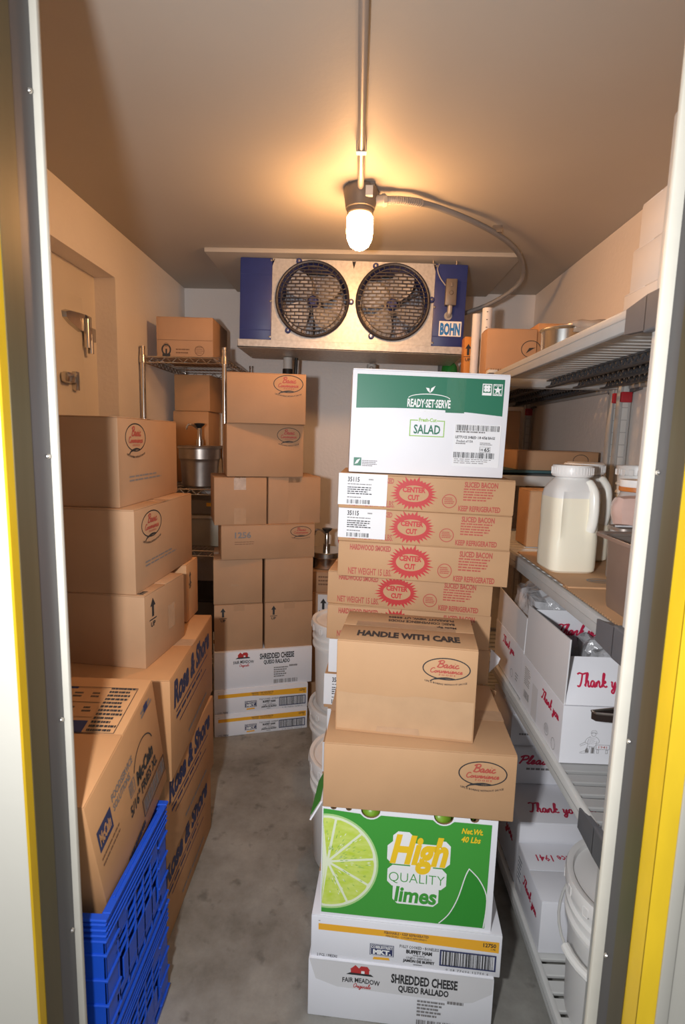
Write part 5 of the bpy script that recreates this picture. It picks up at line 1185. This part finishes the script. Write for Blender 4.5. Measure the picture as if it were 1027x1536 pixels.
P = Print(); P.script('Thank you', od*.53, oh*.66, od*.93, oh*.17, M_inkm, .20)
P.rect(od*.06, oh*.12, od*.26, oh*.90, M_label); P.lines(od*.08, oh*.45, od*.24, oh*.82, 9, M_inkg, 5, .4); P.barcode(od*.09, oh*.2, od*.23, oh*.35, M_inkg, 3, 16)
P.ring(od*.70, oh*.23, .016, .016, .0012, M_inkg, 16); P.ring(od*.86, oh*.16, .013, .016, .0012, M_inkg, 16); P.lines(od*.66, oh*.17, od*.74, oh*.29, 4, M_inkg, 8, .3); P.rect(od*.31, oh*.05, od*.45, oh*.70, M_whiteg)
P.build('side_print', t, 'L', (ow, od, oh))
# little seated figure with a bench, printed in thin line
P = Print(); q = .0012; fu, fv = .085, .018; K = M_inkg
P.ring(fu+.052, fv+.078, .009, .0095, .0013, K, 16); P.stroke([(fu+.042, fv+.083), (fu+.045, fv+.092), (fu+.060, fv+.092), (fu+.064, fv+.083)], q, K, 3); P.stroke([(fu+.040, fv+.082), (fu+.067, fv+.081)], q, K, 1)
P.stroke([(fu+.042, fv+.068), (fu+.028, fv+.060), (fu+.022, fv+.044), (fu+.038, fv+.036)], q, K, 4); P.stroke([(fu+.060, fv+.068), (fu+.072, fv+.058), (fu+.074, fv+.044), (fu+.058, fv+.040)], q, K, 4)
P.stroke([(fu+.034, fv+.058), (fu+.032, fv+.030), (fu+.060, fv+.028), (fu+.066, fv+.050)], q, K, 2); P.lines(fu+.036, fv+.034, fu+.062, fv+.064, 6, K, 4, .18)
P.stroke([(fu+.032, fv+.030), (fu+.024, fv+.010), (fu+.004, fv+.002), (fu+.004, fv-.001), (fu+.034, fv-.001)], q, K, 1); P.stroke([(fu+.040, fv+.028), (fu+.036, fv-.001)], q, K, 1); P.stroke([(fu+.046, fv+.028), (fu+.046, fv-.001), (fu+.060, fv-.001), (fu+.058, fv+.028)], q, K, 1)
P.poly([(fu+.024, fv+.012), (fu+.032, fv+.024), (fu+.037, fv+.002), (fu+.024, fv+.002)], K); P.rect(fu+.048, fv, fu+.057, fv+.024, K)
P.stroke([(fu+.022, fv+.046), (fu+.002, fv+.034), (fu+.004, fv+.028), (fu+.024, fv+.038)], q, K, 1)
P.frame(fu+.064, fv+.016, fu+.116, fv+.036, .0013, K); P.frame(fu+.068, fv+.0, fu+.076, fv+.016, .0013, K); P.frame(fu+.102, fv+.0, fu+.110, fv+.016, .0013, K)
P.V = P.V; P.text('1941', fu+.074, fv+.021, fu+.106, fv+.031, M_inkr2, .0, res=1); P.V = [(.047+(a-.085)*.66, .030+(b_-.018)*.66, c) for a, b_, c in P.V]; P.build('drawing', t, 'F', (ow, od, oh))
t = open_carton('open white carton with Thank you print behind the first on second shelf', .545, 1.612, z1, .34, .325, .155)
sheet('side_flap', [(0.001, .004, .1555), (0.001, .321, .1555), (.004, .321, .275), (.004, .004, .265)], .0035, M_whiteg, t)
sheet('front_flap', [(.004, .003, .156), (.336, .003, .156), (.336, -.004, .285), (.004, -.004, .285)], .0035, M_whitec, t)
P = Print(); P.script('Thank you', .325*.30, .155*.68, .325*.72, .155*.17, M_inkm, .20); P.ring(.22, .04, .014, .014, .0012, M_inkg, 14); P.lines(.26, .03, .29, .06, 3, M_inkg, 3, .3); P.build('side_print', t, 'L', (.34, .325, .155))
t = thing('bubble_wrap', 'clump of clear bubble wrap sticking out of the open carton', 'wrap', (.66, 1.375, z1+.005)); crumple('wrap_clump', (0, 0, 0), (.20, .20, .255), M_film, t, 7.7, .010, 9)
t = thing('plastic_bag', 'crumpled clear bag above the carton behind on second shelf', 'bag', (.565, 1.64, z1+.005)); crumple('bag_clump', (0, 0, 0), (.22, .26, .335), M_film, t, 2.4, .008, 8)
t = thing('sheet_pan', 'dark pan corner poking out over the open white carton', 'pan', (.588, 1.195, z1+.150), (0.0, -0.05, 0.0))
bm = bmesh.new(); tri = [(0, .03), (.006, .018), (.22, -.03), (.22, .07)]
f0 = [bm.verts.new((a, b_, 0)) for a, b_ in tri]; f1 = [bm.verts.new((a, b_, .020)) for a, b_ in tri]; bm.faces.new(f0[::-1])
for i in range(4): bm.faces.new((f0[i], f0[(i+1) % 4], f1[(i+1) % 4], f1[i]))
link('pan_sheet', bm, mat('dark_pan', (.07, .05, .045), .35, .6), t)
bm = bmesh.new(); tube(bm, [(a, b_, .02) for a, b_ in tri], .003, 6, closed=True); link('pan_rim', bm, M_steeld, t)
# bottom shelf
def closed_ty(label, box_, front=None, topt=None, side=None, topt2=None):
    t, dm = carton('thank_you_carton', label, box_, M_whitec, 'white thank you cartons', tape=False); W, D, H = dm
    P = Print()
    if front: front(P, W, D, H); P.build('front_print', t, 'F', dm)
    if topt:
        P = Print(); topt(P, W, D, H); P.build('lettering', t, 'T', dm, .0009)
    if side:
        P = Print(); side(P, W, D, H); P.build('side_print', t, 'L', dm)
    return t
def s1(P, W, D, H): P.script('Thank you', D*.3, H*.5, D*.85, H*.18, M_inkm, .18); P.rect(D*.05, H*.2, D*.25, H*.85, M_label); P.lines(D*.07, H*.3, D*.23, H*.8, 6, M_inkb, 3, .4)
closed_ty('white carton stamped since 1941 beside big bucket on lowest shelf', (.542, 1.365-.06, LV[0], .36, .215, .160), None,
          lambda P, W, D, H: P.text('ence since 1941', W*.10, D*.66, W*.62, D*.78, M_inkm, .02, flip=True, res=1), s1)
closed_ty('white carton reading Thank you for, behind nearest on lowest shelf', (.545, 1.525, LV[0], .36, .40, .226), None,
          lambda P, W, D, H: (P.script('Thank you for', W*.12, D*.12, W*.72, D*.11, M_inkm, .13), P.text('ence since 1941', W*.14, D*.72, W*.62, D*.79, M_ink, .02, flip=True, res=1)), s1)
closed_ty('white carton with red Please print, low in the shaded pile', (.555, 1.715, LV[0]+.2265, .35, .24, .135), lambda P, W, D, H: (P.script('Please', W*.10, H*.56, W*.42, H*.22, M_inkm, .2), P.lines(W*.18, H*.35, W*.5, H*.45, 1, M_inkg, 5)))
closed_ty('plain white carton on top of the shaded lower pile', (.56, 1.725, LV[0]+.362, .35, .23, .115), lambda P, W, D, H: P.lines(W*.08, H*.3, W*.25, H*.4, 1, M_inkg, 5))
